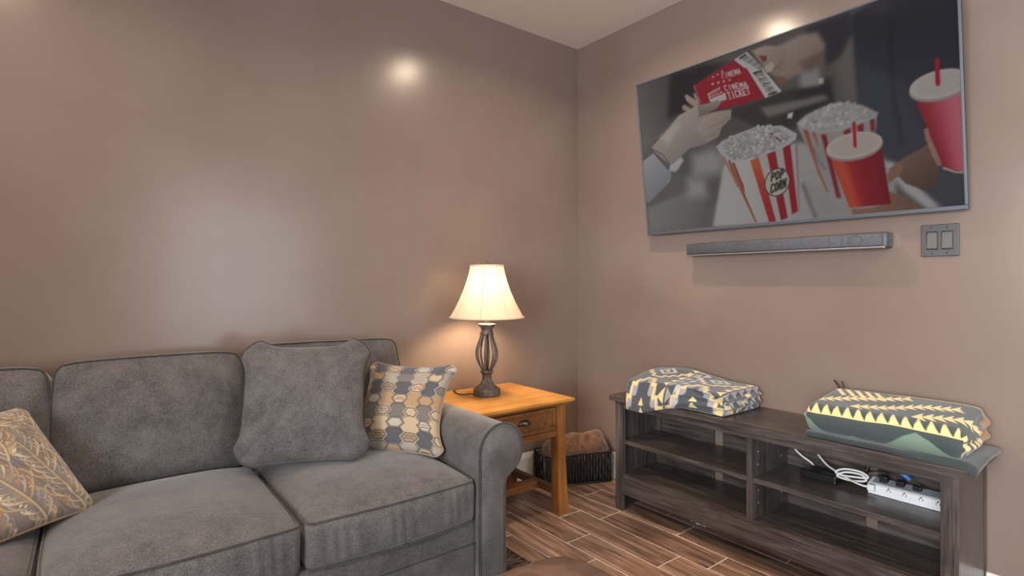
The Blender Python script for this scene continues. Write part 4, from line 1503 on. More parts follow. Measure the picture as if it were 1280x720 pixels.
# flat picture on the screen, in metres on the panel: polygons, strokes, letters, popcorn
TV_PICTURE = [
('P', [(-0.0615, 1.0563), (1.4827, 1.0281), (1.4754, -0.0576), (-0.1228, -0.0659)], (92, 86, 82), 0.01, None, None),
('P', [(-0.0151, 0.8345), (0.2439, 0.838), (0.3773, 0.7023), (0.218, 0.5552), (-0.004, 0.4413)], (112, 106, 101), 0.06, (70, 66, 64), [(0.0036, 0.6826), (0.3107, 0.757)]),
('P', [(0.228, 0.8302), (0.4284, 0.8189), (0.5438, 0.7836), (0.3793, 0.7259), (0.298, 0.6123), (0.1924, 0.612)], (38, 36, 38), 0.05, None, None),
('P', [(0.1641, 0.4764), (0.3643, 0.5477), (0.3917, 0.3711), (0.3134, 0.2847), (0.1664, 0.3329)], (80, 76, 76), 0.05, None, None),
('P', [(0.4588, 0.6943), (0.7404, 0.7059), (0.9012, 0.4723), (0.8621, 0.3782), (0.6077, 0.4494), (0.439, 0.4459)], (84, 79, 77), 0.03, None, None),
('P', [(0.5132, 0.5652), (1.004, 0.5944), (1.0102, 0.4134), (0.7221, 0.4252)], (58, 54, 53), 0.02, None, None),
('P', [(0.8782, 0.6561), (0.9543, 0.6463), (0.9618, 0.5544), (0.8718, 0.5457)], (140, 137, 136), 0.03, None, None),
('P', [(0.8737, 0.5783), (0.993, 0.5649), (1.007, 0.485), (0.9074, 0.4839), (0.7844, 0.4453)], (44, 41, 42), 0.012, None, None),
('P', [(0.6921, 0.5405), (0.9692, 0.5287), (0.99, 0.5036), (0.7263, 0.489)], (118, 110, 105), 0.012, None, None),
('P', [(0.3229, 0.3958), (0.4357, 0.4056), (0.5119, 0.3616), (0.4788, 0.2719), (0.3134, 0.2847)], (150, 146, 143), 0.09, None, None),
('P', [(0.0096, 0.1525), (0.3808, 0.2376), (0.3756, 0.0015), (0.0044, 0.0151)], (128, 124, 121), 0.03, (104, 101, 98), [(0.0167, 0.1381), (0.3209, 0.031)]),
('P', [(0.2834, 0.2765), (0.3828, 0.262), (0.3896, 0.1746), (0.2746, 0.1759)], (150, 147, 144), 0.08, None, None),
('P', [(0.3557, 0.1036), (0.4687, 0.1407), (0.4023, -0.0129), (0.3178, -0.007)], (100, 97, 95), 0.03, None, None),
('P', [(0.9874, 0.8064), (1.047, 0.8095), (1.17, 0.8229), (1.1554, 0.4837), (1.0544, 0.4855), (1.0152, 0.6467)], (104, 98, 93), 0.03, None, None),
('P', [(0.4921, 0.3121), (0.5381, 0.3366), (0.855, 0.3537), (1.2166, 0.2051), (1.2079, -0.0145), (1.063, -0.0152), (0.4093, 0.0153)], (176, 172, 170), 0.006, (150, 146, 144), [(0.5076, 0.1633), (1.0957, 0.1584)]),
('L', [(0.8623, 0.1708), (0.8801, 0.1101), (0.9097, 0.0124)], 0.0072, (58, 54, 52), 0.002),
('L', [(0.8537, 0.2085), (0.9712, 0.2118)], 0.0043, (140, 136, 134), 0.002),
('P', [(0.8733, 0.1765), (0.9665, 0.1209), (1.0399, 0.0285), (0.92, 0.0115)], (150, 146, 143), 0.03, None, None),
('P', [(1.0871, 0.8093), (1.2332, 0.844), (1.4712, 0.779), (1.4498, 0.0002), (1.3455, 0.0169), (1.1772, 0.2369), (1.1052, 0.3492), (1.0924, 0.5618)], (40, 42, 50), 0.012, (62, 64, 72), [(1.3246, 0.6632), (1.1491, 0.3398)]),
('P', [(1.1008, 0.6204), (1.2503, 0.505), (1.2903, 0.2399), (1.1777, 0.2489), (1.1047, 0.4603)], (62, 64, 74), 0.05, None, None),
('L', [(1.2242, 0.7445), (1.2165, 0.6314), (1.2182, 0.467), (1.241, 0.261)], 0.0054, (26, 27, 33), 0.006),
('P', [(1.3001, 0.2381), (1.4269, 0.1256), (1.424, 0.0254), (1.341, 0.0232)], (70, 70, 74), 0.03, None, None),
('P', [(1.2078, 0.2073), (1.2663, 0.1265), (1.3548, 0.0124), (1.3117, 0.0123), (1.2346, 0.095), (1.1762, 0.2127)], (172, 168, 168), 0.006, None, None),
('P', [(0.9043, 0.82), (1.0816, 0.8259), (1.0892, 0.7422), (1.0378, 0.6583), (0.9878, 0.6415), (0.9676, 0.7359)], (50, 49, 54), 0.02, None, None),
('P', [(0.7246, 0.7461), (0.789, 0.7849), (0.8865, 0.7996), (0.9577, 0.7881), (0.986, 0.7265), (0.9695, 0.6536), (0.9044, 0.6467), (0.8252, 0.6289), (0.7669, 0.663)], (134, 116, 105), 0.016, (156, 142, 132), [(0.9114, 0.6546), (0.8354, 0.7968)]),
('P', [(0.88, 0.6877), (0.9788, 0.7094), (0.9692, 0.6471), (0.904, 0.6401)], (108, 90, 80), 0.03, None, None),
('B', 14),
('P', [(0.8519, 0.4229), (1.1597, 0.3973), (1.1544, 0.3401), (1.0987, 0.2251), (1.0105, 0.0838), (0.988, 0.09)], (150, 145, 143), 0.003, None, None),
('P', [(0.8758, 0.4069), (0.8964, 0.3989), (0.9315, 0.2252), (0.9665, 0.1209), (0.9598, 0.1217), (0.9304, 0.204)], (150, 80, 60), 0.003, None, None),
('P', [(0.9493, 0.3665), (0.9691, 0.3624), (1.0139, 0.0869), (0.9968, 0.0946)], (128, 34, 38), 0.003, None, None),
('P', [(0.9129, 0.3847), (0.9278, 0.3816), (0.9368, 0.3234), (0.9313, 0.3209)], (150, 95, 75), 0.003, None, None),
('P', [(1.037, 0.3618), (1.0625, 0.3698), (1.0645, 0.3459), (1.0392, 0.341)], (128, 34, 38), 0.003, None, None),
('P', [(1.0872, 0.3711), (1.1106, 0.3792), (1.1115, 0.3459), (1.0922, 0.3467)], (128, 34, 38), 0.003, None, None),
('P', [(1.1347, 0.3869), (1.1507, 0.3897), (1.1502, 0.3377), (1.1367, 0.3386)], (128, 34, 38), 0.003, None, None),
('P', [(0.9096, 0.3251), (0.9498, 0.3138), (0.9719, 0.2257), (0.9511, 0.2114)], (146, 141, 138), 0.004, None, None),
('L', [(0.916, 0.3167), (0.9334, 0.2604), (0.9581, 0.2174)], 0.0043, (110, 100, 95), 0.002),
('P', [(0.849, 0.4344), (0.8894, 0.4609), (0.9451, 0.4757), (1.1089, 0.4488), (1.1659, 0.4056), (1.1564, 0.3884), (1.0181, 0.3658), (0.9395, 0.3735), (0.8723, 0.4077)], (166, 163, 163), 0.004, None, None),
('C', [(0.8738, 0.4324), (0.9173, 0.4649), (0.9852, 0.483), (1.0794, 0.4661), (1.1488, 0.4129), (1.1424, 0.4001), (1.0061, 0.3821), (0.9403, 0.3873), (0.8867, 0.4131)], 260, 0.009, 5),
('B', 3),
('P', [(0.0017, 0.4131), (0.0806, 0.4462), (0.1884, 0.3165), (0.1771, 0.2791), (0.0207, 0.1787), (0.0052, 0.1942)], (158, 157, 160), 0.006, (126, 126, 132), [(0.0268, 0.4088), (0.1093, 0.2355)]),
('P', [(0.1866, 0.3816), (0.2566, 0.3951), (0.2696, 0.3738), (0.22, 0.3245), (0.1742, 0.3317)], (176, 174, 174), 0.02, None, None),
('P', [(0.3028, 0.7002), (0.3174, 0.7012), (0.386, 0.6397), (0.3698, 0.6134), (0.3104, 0.6711)], (174, 148, 130), 0.003, None, None),
('P', [(0.3529, 0.6967), (0.3653, 0.6934), (0.387, 0.6515), (0.3723, 0.6432)], (168, 142, 126), 0.003, None, None),
('P', [(0.2837, 0.6506), (0.3016, 0.6536), (0.3351, 0.6219), (0.3156, 0.6143), (0.2849, 0.6304)], (168, 142, 126), 0.003, None, None),
('P', [(0.067, 0.4753), (0.1701, 0.5399), (0.2607, 0.6087), (0.3713, 0.6313), (0.4634, 0.5847), (0.5522, 0.5575), (0.5434, 0.5249), (0.496, 0.4946), (0.4729, 0.4521), (0.3966, 0.4312), (0.3113, 0.4291), (0.2007, 0.3663), (0.1775, 0.3676)], (172, 160, 151), 0.005, (132, 121, 114), [(0.2669, 0.5947), (0.3511, 0.3907)]),
('L', [(0.0702, 0.4747), (0.1435, 0.4256), (0.1808, 0.3696)], 0.0043, (70, 58, 54), 0.002),
('P', [(0.356, 0.7224), (0.3609, 0.7342), (0.5821, 0.7916), (0.6527, 0.7141), (0.664, 0.6444), (0.5549, 0.6556), (0.3949, 0.6396)], (148, 30, 44), 0.002, None, None),
('P', [(0.5821, 0.7916), (0.6463, 0.8078), (0.728, 0.7038), (0.6775, 0.7008), (0.6527, 0.7141)], (186, 182, 178), 0.002, None, None),
('L', [(0.612, 0.7884), (0.6403, 0.7965)], 0.0079, (44, 42, 44), 0.001),
('L', [(0.6198, 0.7815), (0.6479, 0.7896)], 0.0027, (44, 42, 44), 0.001),
('L', [(0.6276, 0.7747), (0.6555, 0.7828)], 0.0036, (44, 42, 44), 0.001),
('L', [(0.6353, 0.7678), (0.6631, 0.776)], 0.0018, (44, 42, 44), 0.001),
('L', [(0.643, 0.761), (0.6707, 0.7693)], 0.0027, (44, 42, 44), 0.001),
('L', [(0.6506, 0.7542), (0.6782, 0.7625)], 0.0036, (44, 42, 44), 0.001),
('L', [(0.6583, 0.7475), (0.6857, 0.7558)], 0.0018, (44, 42, 44), 0.001),
('L', [(0.6658, 0.7408), (0.6932, 0.7491)], 0.0027, (44, 42, 44), 0.001),
('L', [(0.6734, 0.7341), (0.7006, 0.7425)], 0.0036, (44, 42, 44), 0.001),
('L', [(0.6809, 0.7274), (0.708, 0.7358)], 0.0018, (44, 42, 44), 0.001),
('L', [(0.6884, 0.7208), (0.7154, 0.7293)], 0.0027, (44, 42, 44), 0.001),
('L', [(0.6959, 0.7142), (0.7227, 0.7227)], 0.0036, (44, 42, 44), 0.001),
('L', [(0.7033, 0.7076), (0.73, 0.7161)], 0.0018, (44, 42, 44), 0.001),
('P', [(0.4436, 0.7451), (0.4476, 0.7396), (0.4539, 0.7392), (0.4502, 0.7353), (0.4533, 0.7296), (0.4471, 0.7326), (0.4427, 0.7294), (0.4425, 0.7352), (0.4367, 0.739), (0.4428, 0.7396)], (190, 180, 178), 0.001, None, None),
('P', [(0.4682, 0.7508), (0.472, 0.7454), (0.4783, 0.745), (0.4747, 0.7411), (0.4777, 0.7355), (0.4716, 0.7384), (0.4672, 0.7353), (0.4671, 0.741), (0.4613, 0.7448), (0.4673, 0.7454)], (190, 180, 178), 0.001, None, None),
('P', [(0.4924, 0.7565), (0.4962, 0.7511), (0.5023, 0.7507), (0.4988, 0.7469), (0.5018, 0.7412), (0.4958, 0.7442), (0.4914, 0.7411), (0.4913, 0.7468), (0.4856, 0.7505), (0.4915, 0.7511)], (190, 180, 178), 0.001, None, None),
('P', [(0.5162, 0.7621), (0.52, 0.7568), (0.526, 0.7564), (0.5225, 0.7525), (0.5255, 0.7469), (0.5196, 0.7499), (0.5153, 0.7468), (0.5151, 0.7525), (0.5096, 0.7562), (0.5154, 0.7567)], (190, 180, 178), 0.001, None, None),
('P', [(0.5357, 0.7665), (0.5382, 0.7628), (0.5424, 0.7625), (0.54, 0.7599), (0.542, 0.756), (0.5379, 0.7581), (0.535, 0.7559), (0.5349, 0.7598), (0.5311, 0.7624), (0.5351, 0.7628)], (90, 20, 30), 0.001, None, None),
('T', 'CINEMA', (0.5123, 0.7189), (0.6152, 0.7215), (0.5042, 0.7415), (190, 182, 180), 0.0034),
('P', [(0.3633, 0.7171), (0.5263, 0.7357), (0.6527, 0.7141), (0.7199, 0.5803), (0.4311, 0.5784), (0.3875, 0.6415)], (150, 28, 42), 0.002, None, None),
('P', [(0.3603, 0.7278), (0.5058, 0.7448), (0.6412, 0.7357), (0.6525, 0.7112), (0.5305, 0.6999)], (150, 28, 42), 0.004, None, None),
('T', 'CINEMA', (0.5167, 0.7214), (0.615, 0.7191), (0.5115, 0.7444), (190, 182, 180), 0.0034),
('P', [(0.5041, 0.7225), (0.5358, 0.7235), (0.5396, 0.7099), (0.5068, 0.7116)], (150, 28, 42), 0.002, None, None),
('P', [(0.6514, 0.7145), (0.7189, 0.7065), (0.7963, 0.5878), (0.7197, 0.5785)], (188, 184, 180), 0.002, None, None),
('L', [(0.675, 0.7016), (0.7105, 0.7031)], 0.0079, (44, 42, 44), 0.001),
('L', [(0.6799, 0.6928), (0.7153, 0.6943)], 0.004, (44, 42, 44), 0.001),
('L', [(0.6848, 0.684), (0.7201, 0.6856)], 0.0029, (44, 42, 44), 0.001),
('L', [(0.6897, 0.6752), (0.7249, 0.677)], 0.0018, (44, 42, 44), 0.001),
('L', [(0.6945, 0.6664), (0.7296, 0.6683)], 0.004, (44, 42, 44), 0.001),
('L', [(0.6994, 0.6577), (0.7344, 0.6597)], 0.0029, (44, 42, 44), 0.001),
('L', [(0.7042, 0.649), (0.7391, 0.6511)], 0.0018, (44, 42, 44), 0.001),
('L', [(0.709, 0.6403), (0.7439, 0.6425)], 0.004, (44, 42, 44), 0.001),
('L', [(0.7138, 0.6317), (0.7486, 0.6339)], 0.0029, (44, 42, 44), 0.001),
('L', [(0.7186, 0.623), (0.7533, 0.6253)], 0.0018, (44, 42, 44), 0.001),
('L', [(0.7234, 0.6144), (0.758, 0.6168)], 0.004, (44, 42, 44), 0.001),
('L', [(0.7282, 0.6058), (0.7627, 0.6083)], 0.0029, (44, 42, 44), 0.001),
('L', [(0.733, 0.5972), (0.7673, 0.5998)], 0.0018, (44, 42, 44), 0.001),
('L', [(0.7377, 0.5887), (0.772, 0.5914)], 0.0079, (44, 42, 44), 0.001),
('P', [(0.4629, 0.7212), (0.4666, 0.7152), (0.4734, 0.7142), (0.469, 0.7104), (0.4716, 0.7042), (0.4652, 0.7079), (0.46, 0.705), (0.4605, 0.711), (0.4546, 0.7155), (0.4613, 0.7155)], (194, 184, 182), 0.001, None, None),
('P', [(0.493, 0.7191), (0.4966, 0.7131), (0.5033, 0.7121), (0.499, 0.7084), (0.5015, 0.7022), (0.4953, 0.7059), (0.4902, 0.703), (0.4907, 0.709), (0.4849, 0.7135), (0.4915, 0.7135)], (194, 184, 182), 0.001, None, None),
('P', [(0.5226, 0.717), (0.5261, 0.7111), (0.5327, 0.7101), (0.5284, 0.7065), (0.531, 0.7003), (0.5248, 0.704), (0.5198, 0.7011), (0.5203, 0.707), (0.5146, 0.7114), (0.5211, 0.7115)], (194, 184, 182), 0.001, None, None),
('P', [(0.5517, 0.715), (0.5551, 0.7091), (0.5616, 0.7082), (0.5574, 0.7045), (0.5599, 0.6985), (0.5539, 0.702), (0.5489, 0.6992), (0.5494, 0.7051), (0.5438, 0.7095), (0.5502, 0.7095)], (194, 184, 182), 0.001, None, None),
('P', [(0.5774, 0.7082), (0.5799, 0.7046), (0.5839, 0.7044), (0.5816, 0.7018), (0.5836, 0.698), (0.5796, 0.6999), (0.5768, 0.6978), (0.5766, 0.7016), (0.5729, 0.7041), (0.5768, 0.7045)], (90, 20, 30), 0.001, None, None),
('L', [(0.3615, 0.7327), (0.3626, 0.7272)], 0.0047, (180, 150, 150), 0.001),
('L', [(0.3664, 0.7182), (0.3675, 0.7126)], 0.0047, (180, 150, 150), 0.001),
('L', [(0.3713, 0.7037), (0.3724, 0.6981)], 0.0047, (180, 150, 150), 0.001),
('L', [(0.3762, 0.6892), (0.3773, 0.6836)], 0.0047, (180, 150, 150), 0.001),
('L', [(0.3811, 0.6747), (0.3822, 0.6692)], 0.0047, (180, 150, 150), 0.001),
('L', [(0.386, 0.6603), (0.3871, 0.6548)], 0.0047, (180, 150, 150), 0.001),
('L', [(0.3909, 0.6459), (0.392, 0.6404)], 0.0047, (180, 150, 150), 0.001),
('T', 'CINEMA', (0.5276, 0.6617), (0.645, 0.6508), (0.5183, 0.6869), (196, 188, 186), 0.0038),
('T', 'TICKET', (0.5419, 0.6201), (0.6556, 0.6164), (0.533, 0.6502), (196, 188, 186), 0.0043),
('L', [(0.5029, 0.6155), (0.5658, 0.6165), (0.6425, 0.615)], 0.0022, (196, 188, 186), 0.001),
('P', [(0.4313, 0.6727), (0.5014, 0.6878), (0.506, 0.6738), (0.4377, 0.66)], (190, 182, 180), 0.001, None, None),
('P', [(0.4353, 0.658), (0.5152, 0.665), (0.5188, 0.6565), (0.4375, 0.6484)], (190, 182, 180), 0.001, None, None),
('P', [(0.4387, 0.6448), (0.527, 0.6537), (0.5329, 0.6206), (0.4527, 0.6186)], (190, 182, 180), 0.001, None, None),
('L', [(0.4432, 0.665), (0.4569, 0.6717)], 0.004, (150, 28, 42), 0.001),
('L', [(0.4491, 0.6466), (0.4604, 0.6605)], 0.004, (150, 28, 42), 0.001),
('L', [(0.4611, 0.6686), (0.4747, 0.6753)], 0.004, (150, 28, 42), 0.001),
('L', [(0.4674, 0.6477), (0.4786, 0.6614)], 0.004, (150, 28, 42), 0.001),
('L', [(0.4787, 0.6723), (0.4922, 0.6789)], 0.004, (150, 28, 42), 0.001),
('L', [(0.4855, 0.6487), (0.4966, 0.6624)], 0.004, (150, 28, 42), 0.001),
('L', [(0.4962, 0.6759), (0.5095, 0.6824)], 0.004, (150, 28, 42), 0.001),
('L', [(0.5035, 0.6498), (0.5144, 0.6633)], 0.004, (150, 28, 42), 0.001),
('P', [(0.4928, 0.5765), (0.5025, 0.6093), (0.4943, 0.5954), (0.4311, 0.5784)], (110, 22, 32), 0.004, None, None),
('P', [(0.3713, 0.6313), (0.4332, 0.6278), (0.4868, 0.6307), (0.5024, 0.6127), (0.4838, 0.5916), (0.4294, 0.581), (0.3806, 0.5744)], (150, 138, 128), 0.003, (120, 110, 100), [(0.4398, 0.6262), (0.4361, 0.5794)]),
('P', [(0.4088, 0.5799), (0.553, 0.5688), (0.5474, 0.5274), (0.496, 0.4946), (0.4801, 0.4601), (0.4112, 0.4405), (0.3484, 0.5268)], (166, 153, 142), 0.004, (146, 134, 124), [(0.4208, 0.5591), (0.4933, 0.4598)]),
('L', [(0.4235, 0.508), (0.4977, 0.5177), (0.538, 0.5377)], 0.0029, (130, 115, 105), 0.004),
('L', [(0.3996, 0.4671), (0.4612, 0.4724), (0.4854, 0.4945)], 0.0029, (124, 110, 102), 0.005),
('L', [(0.3668, 0.5777), (0.4289, 0.5751), (0.49, 0.5877)], 0.0032, (112, 98, 90), 0.005),
('P', [(0.1366, 0.5209), (0.2352, 0.5768), (0.2636, 0.5578), (0.1795, 0.4734)], (184, 174, 166), 0.05, None, None),
('P', [(0.6718, 0.8044), (0.7348, 0.8074), (0.8051, 0.7784), (0.8263, 0.743), (0.8168, 0.683), (0.7743, 0.6667), (0.7272, 0.6922), (0.717, 0.7248)], (164, 147, 136), 0.016, (140, 118, 106), [(0.7094, 0.7981), (0.7868, 0.6746)]),
('P', [(0.7015, 0.7741), (0.7378, 0.7596), (0.7367, 0.7423), (0.7208, 0.7355)], (120, 62, 50), 0.01, None, None),
('P', [(0.7257, 0.7163), (0.7602, 0.7292), (0.771, 0.7084), (0.7575, 0.6862), (0.7331, 0.6875)], (180, 160, 146), 0.004, None, None),
('L', [(0.7636, 0.6873), (0.7886, 0.7031), (0.8009, 0.7109)], 0.0043, (120, 92, 80), 0.006),
('P', [(0.7701, 0.6475), (0.803, 0.6496), (0.8225, 0.6325), (0.8157, 0.6172), (0.7945, 0.6074)], (120, 90, 76), 0.004, None, None),
('P', [(0.8165, 0.4856), (0.841, 0.4867), (0.8325, 0.4609), (0.8118, 0.4657)], (190, 186, 182), 0.01, None, None),
('P', [(0.9493, 0.6003), (0.9714, 0.5965), (0.9702, 0.5738), (0.9505, 0.5767)], (170, 166, 162), 0.008, None, None),
('P', [(0.4634, 0.4068), (0.6857, 0.3031), (0.8404, 0.3493), (0.8409, 0.0483), (0.7414, 0.0123), (0.6404, 0.0146), (0.5619, 0.1887)], (184, 180, 176), 0.003, (164, 160, 156), [(0.5136, 0.2438), (0.8314, 0.1972)]),
('P', [(0.5162, 0.3364), (0.5289, 0.3302), (0.6425, 0.0208), (0.6358, 0.0182), (0.5625, 0.1967), (0.5471, 0.2229)], (150, 80, 60), 0.003, None, None),
('P', [(0.5367, 0.3168), (0.5495, 0.3146), (0.5884, 0.2011), (0.594, 0.1606), (0.5794, 0.1944)], (140, 60, 50), 0.003, None, None),
('P', [(0.4714, 0.3931), (0.5002, 0.3594), (0.5704, 0.1876), (0.5539, 0.1978)], (160, 120, 108), 0.004, None, None),
('P', [(0.6295, 0.3112), (0.6709, 0.321), (0.734, 0.0168), (0.7024, 0.0125)], (186, 90, 50), 0.003, (160, 40, 42), [(0.6459, 0.31), (0.6958, 0.0938)]),
('P', [(0.7112, 0.3291), (0.7503, 0.3355), (0.788, 0.0272), (0.7572, 0.0186)], (146, 32, 38), 0.003, None, None),
('P', [(0.7849, 0.3439), (0.8186, 0.3499), (0.8346, 0.0526), (0.8089, 0.0403)], (146, 28, 36), 0.003, None, None),
('P', [(0.8404, 0.3493), (0.8512, 0.3508), (0.8423, 0.0482), (0.8373, 0.0487)], (150, 120, 115), 0.003, None, None),
('P', [(0.8072, 0.1851), (0.8086, 0.1991), (0.8072, 0.2128), (0.8029, 0.2256), (0.7961, 0.2368), (0.7869, 0.2458), (0.776, 0.2523), (0.7636, 0.2559), (0.7505, 0.2564), (0.7373, 0.2538), (0.7247, 0.248), (0.7132, 0.2394), (0.7036, 0.2284), (0.6963, 0.2156), (0.6917, 0.2015), (0.6902, 0.187), (0.6917, 0.1728), (0.6962, 0.1596), (0.7035, 0.1482), (0.7131, 0.1391), (0.7246, 0.1329), (0.7373, 0.1297), (0.7505, 0.1297), (0.7637, 0.1329), (0.776, 0.1391), (0.7871, 0.1479), (0.7962, 0.1589), (0.803, 0.1715)], (58, 48, 44), 0.0015, None, None),
('P', [(0.8033, 0.1857), (0.8046, 0.1987), (0.8033, 0.2115), (0.7993, 0.2233), (0.7929, 0.2338), (0.7844, 0.2422), (0.7742, 0.2482), (0.7627, 0.2516), (0.7505, 0.252), (0.7382, 0.2495), (0.7265, 0.2442), (0.7159, 0.2362), (0.7069, 0.2259), (0.7002, 0.214), (0.6959, 0.2009), (0.6945, 0.1874), (0.6959, 0.1742), (0.7001, 0.162), (0.7068, 0.1514), (0.7158, 0.143), (0.7264, 0.1371), (0.7382, 0.1341), (0.7505, 0.1341), (0.7627, 0.1371), (0.7743, 0.1428), (0.7845, 0.151), (0.793, 0.1613), (0.7994, 0.173)], (178, 170, 158), 0.0015, None, None),
('T', 'POP', (0.7184, 0.2), (0.782, 0.2119), (0.7239, 0.2358), (40, 32, 32), 0.0047),
('T', 'CORN', (0.715, 0.1469), (0.7898, 0.1674), (0.7206, 0.1845), (40, 32, 32), 0.0047),
('P', [(0.4589, 0.4077), (0.4922, 0.4296), (0.5548, 0.4448), (0.6643, 0.4604), (0.7872, 0.4408), (0.85, 0.3908), (0.845, 0.3665), (0.7885, 0.341), (0.6544, 0.3162), (0.5455, 0.3193), (0.487, 0.3618)], (172, 170, 172), 0.004, None, None),
('C', [(0.4991, 0.404), (0.5372, 0.4405), (0.6055, 0.4421), (0.6643, 0.4604), (0.7424, 0.4507), (0.7936, 0.4247), (0.8282, 0.3881), (0.7669, 0.3562), (0.6473, 0.3314), (0.547, 0.339), (0.5099, 0.3697)], 330, 0.0105, 9),
('L', [(0.7324, 0.4155), (0.7437, 0.4116)], 0.0072, (110, 70, 50), 0.004),
('L', [(0.7614, 0.3908), (0.7792, 0.3724)], 0.0072, (110, 70, 50), 0.004),
('P', [(1.1909, 0.1799), (1.2391, 0.2139), (1.3297, 0.2555), (1.3573, 0.233), (1.3436, 0.1038), (1.3044, 0.0835), (1.2457, 0.1175), (1.2163, 0.1578)], (118, 90, 78), 0.006, (92, 68, 58), [(1.2387, 0.2021), (1.315, 0.1078)]),
('P', [(1.1848, 0.1626), (1.2182, 0.2056), (1.2435, 0.1953), (1.2318, 0.1554), (1.1887, 0.1255)], (134, 100, 84), 0.006, None, None),
('P', [(1.0506, 0.0394), (1.1249, 0.0367), (1.191, 0.0518), (1.1874, 0.0951), (1.2337, 0.0711), (1.302, 0.0133), (1.2309, -0.0011), (1.0552, 0.0132)], (140, 104, 84), 0.005, (120, 88, 72), [(1.0905, 0.0251), (1.2624, 0.0198)]),
('P', [(0.9854, 0.2517), (1.1702, 0.2746), (1.1929, 0.0455), (1.0449, 0.0452)], (150, 28, 38), 0.003, (150, 28, 38), None),
('P', [(0.9854, 0.2517), (1.0033, 0.254), (1.0591, 0.0452), (1.0449, 0.0452)], (184, 74, 48), 0.002, None, None),
('P', [(0.9994, 0.2535), (1.0172, 0.2557), (1.0701, 0.0452), (1.056, 0.0452)], (185, 76, 49), 0.002, None, None),
('P', [(1.0133, 0.2552), (1.0309, 0.2574), (1.081, 0.0452), (1.067, 0.0452)], (184, 75, 49), 0.002, None, None),
('P', [(1.0271, 0.2569), (1.0445, 0.2591), (1.0918, 0.0453), (1.078, 0.0452)], (173, 59, 47), 0.002, None, None),
('P', [(1.0407, 0.2586), (1.058, 0.2607), (1.1026, 0.0453), (1.0888, 0.0453)], (161, 42, 44), 0.002, None, None),
('P', [(1.0542, 0.2603), (1.0713, 0.2624), (1.1132, 0.0453), (1.0996, 0.0453)], (153, 37, 43), 0.002, None, None),
('P', [(1.0676, 0.2619), (1.0845, 0.264), (1.1238, 0.0453), (1.1102, 0.0453)], (145, 33, 42), 0.002, None, None),
('P', [(1.0808, 0.2636), (1.0976, 0.2656), (1.1343, 0.0454), (1.1208, 0.0453)], (140, 31, 41), 0.002, None, None),
('P', [(1.094, 0.2652), (1.1106, 0.2673), (1.1447, 0.0454), (1.1314, 0.0453)], (138, 30, 40), 0.002, None, None),
('P', [(1.107, 0.2668), (1.1234, 0.2688), (1.155, 0.0454), (1.1418, 0.0454)], (135, 29, 39), 0.002, None, None),
('P', [(1.1199, 0.2684), (1.1362, 0.2704), (1.1653, 0.0454), (1.1522, 0.0454)], (132, 29, 39), 0.002, None, None),
('P', [(1.1326, 0.27), (1.1488, 0.272), (1.1755, 0.0454), (1.1624, 0.0454)], (128, 28, 38), 0.002, None, None),
('P', [(1.1453, 0.2715), (1.1613, 0.2735), (1.1856, 0.0455), (1.1727, 0.0454)], (123, 26, 37), 0.002, None, None),
('P', [(1.1578, 0.2731), (1.1702, 0.2746), (1.1929, 0.0455), (1.1828, 0.0455)], (118, 24, 36), 0.002, None, None),
('P', [(1.1764, 0.291), (1.1757, 0.2803), (1.1707, 0.2698), (1.1617, 0.2601), (1.1488, 0.2515), (1.1327, 0.2443), (1.1139, 0.239), (1.0931, 0.2357), (1.0712, 0.2346), (1.0491, 0.2358), (1.0279, 0.2394), (1.0084, 0.2453), (0.9918, 0.2531), (0.9787, 0.2625), (0.97, 0.2732), (0.9659, 0.2846), (0.9669, 0.2961), (0.9727, 0.3072), (0.9831, 0.3174), (0.9975, 0.3262), (1.0152, 0.3331), (1.0354, 0.338), (1.0569, 0.3406), (1.079, 0.3409), (1.1005, 0.3388), (1.1206, 0.3346), (1.1386, 0.3285), (1.1536, 0.3207), (1.1652, 0.3116), (1.1729, 0.3016)], (150, 132, 124), 0.003, None, None),
('P', [(1.1747, 0.2996), (1.1739, 0.2891), (1.169, 0.279), (1.16, 0.2695), (1.1473, 0.2611), (1.1313, 0.2542), (1.1126, 0.249), (1.092, 0.2458), (1.0704, 0.2448), (1.0485, 0.2461), (1.0275, 0.2497), (1.0083, 0.2554), (0.9919, 0.2631), (0.979, 0.2723), (0.9704, 0.2828), (0.9664, 0.2939), (0.9673, 0.3051), (0.9731, 0.316), (0.9834, 0.3259), (0.9977, 0.3344), (1.0152, 0.3411), (1.0351, 0.3458), (1.0565, 0.3483), (1.0783, 0.3485), (1.0996, 0.3465), (1.1195, 0.3423), (1.1372, 0.3363), (1.1521, 0.3287), (1.1636, 0.3198), (1.1712, 0.3099)], (184, 172, 164), 0.003, None, None),
('P', [(1.1599, 0.3004), (1.1592, 0.2922), (1.1548, 0.2842), (1.1471, 0.2768), (1.1361, 0.2702), (1.1224, 0.2648), (1.1065, 0.2607), (1.089, 0.2582), (1.0706, 0.2575), (1.0521, 0.2585), (1.0344, 0.2613), (1.0183, 0.2658), (1.0045, 0.2717), (0.9938, 0.2789), (0.9866, 0.287), (0.9834, 0.2956), (0.9843, 0.3044), (0.9892, 0.3128), (0.998, 0.3205), (1.01, 0.3272), (1.0248, 0.3325), (1.0417, 0.3362), (1.0597, 0.3382), (1.0782, 0.3385), (1.0963, 0.3369), (1.1132, 0.3338), (1.1283, 0.3291), (1.1409, 0.3232), (1.1506, 0.3162), (1.157, 0.3085)], (176, 164, 156), 0.006, None, None),
('L', [(1.0762, 0.3854), (1.0776, 0.2924)], 0.0115, (168, 34, 36), 0.001),
('P', [(1.3121, 0.3049), (1.3367, 0.3224), (1.3564, 0.2048), (1.3597, 0.1644), (1.3459, 0.1723), (1.3329, 0.209)], (150, 112, 98), 0.004, None, None),
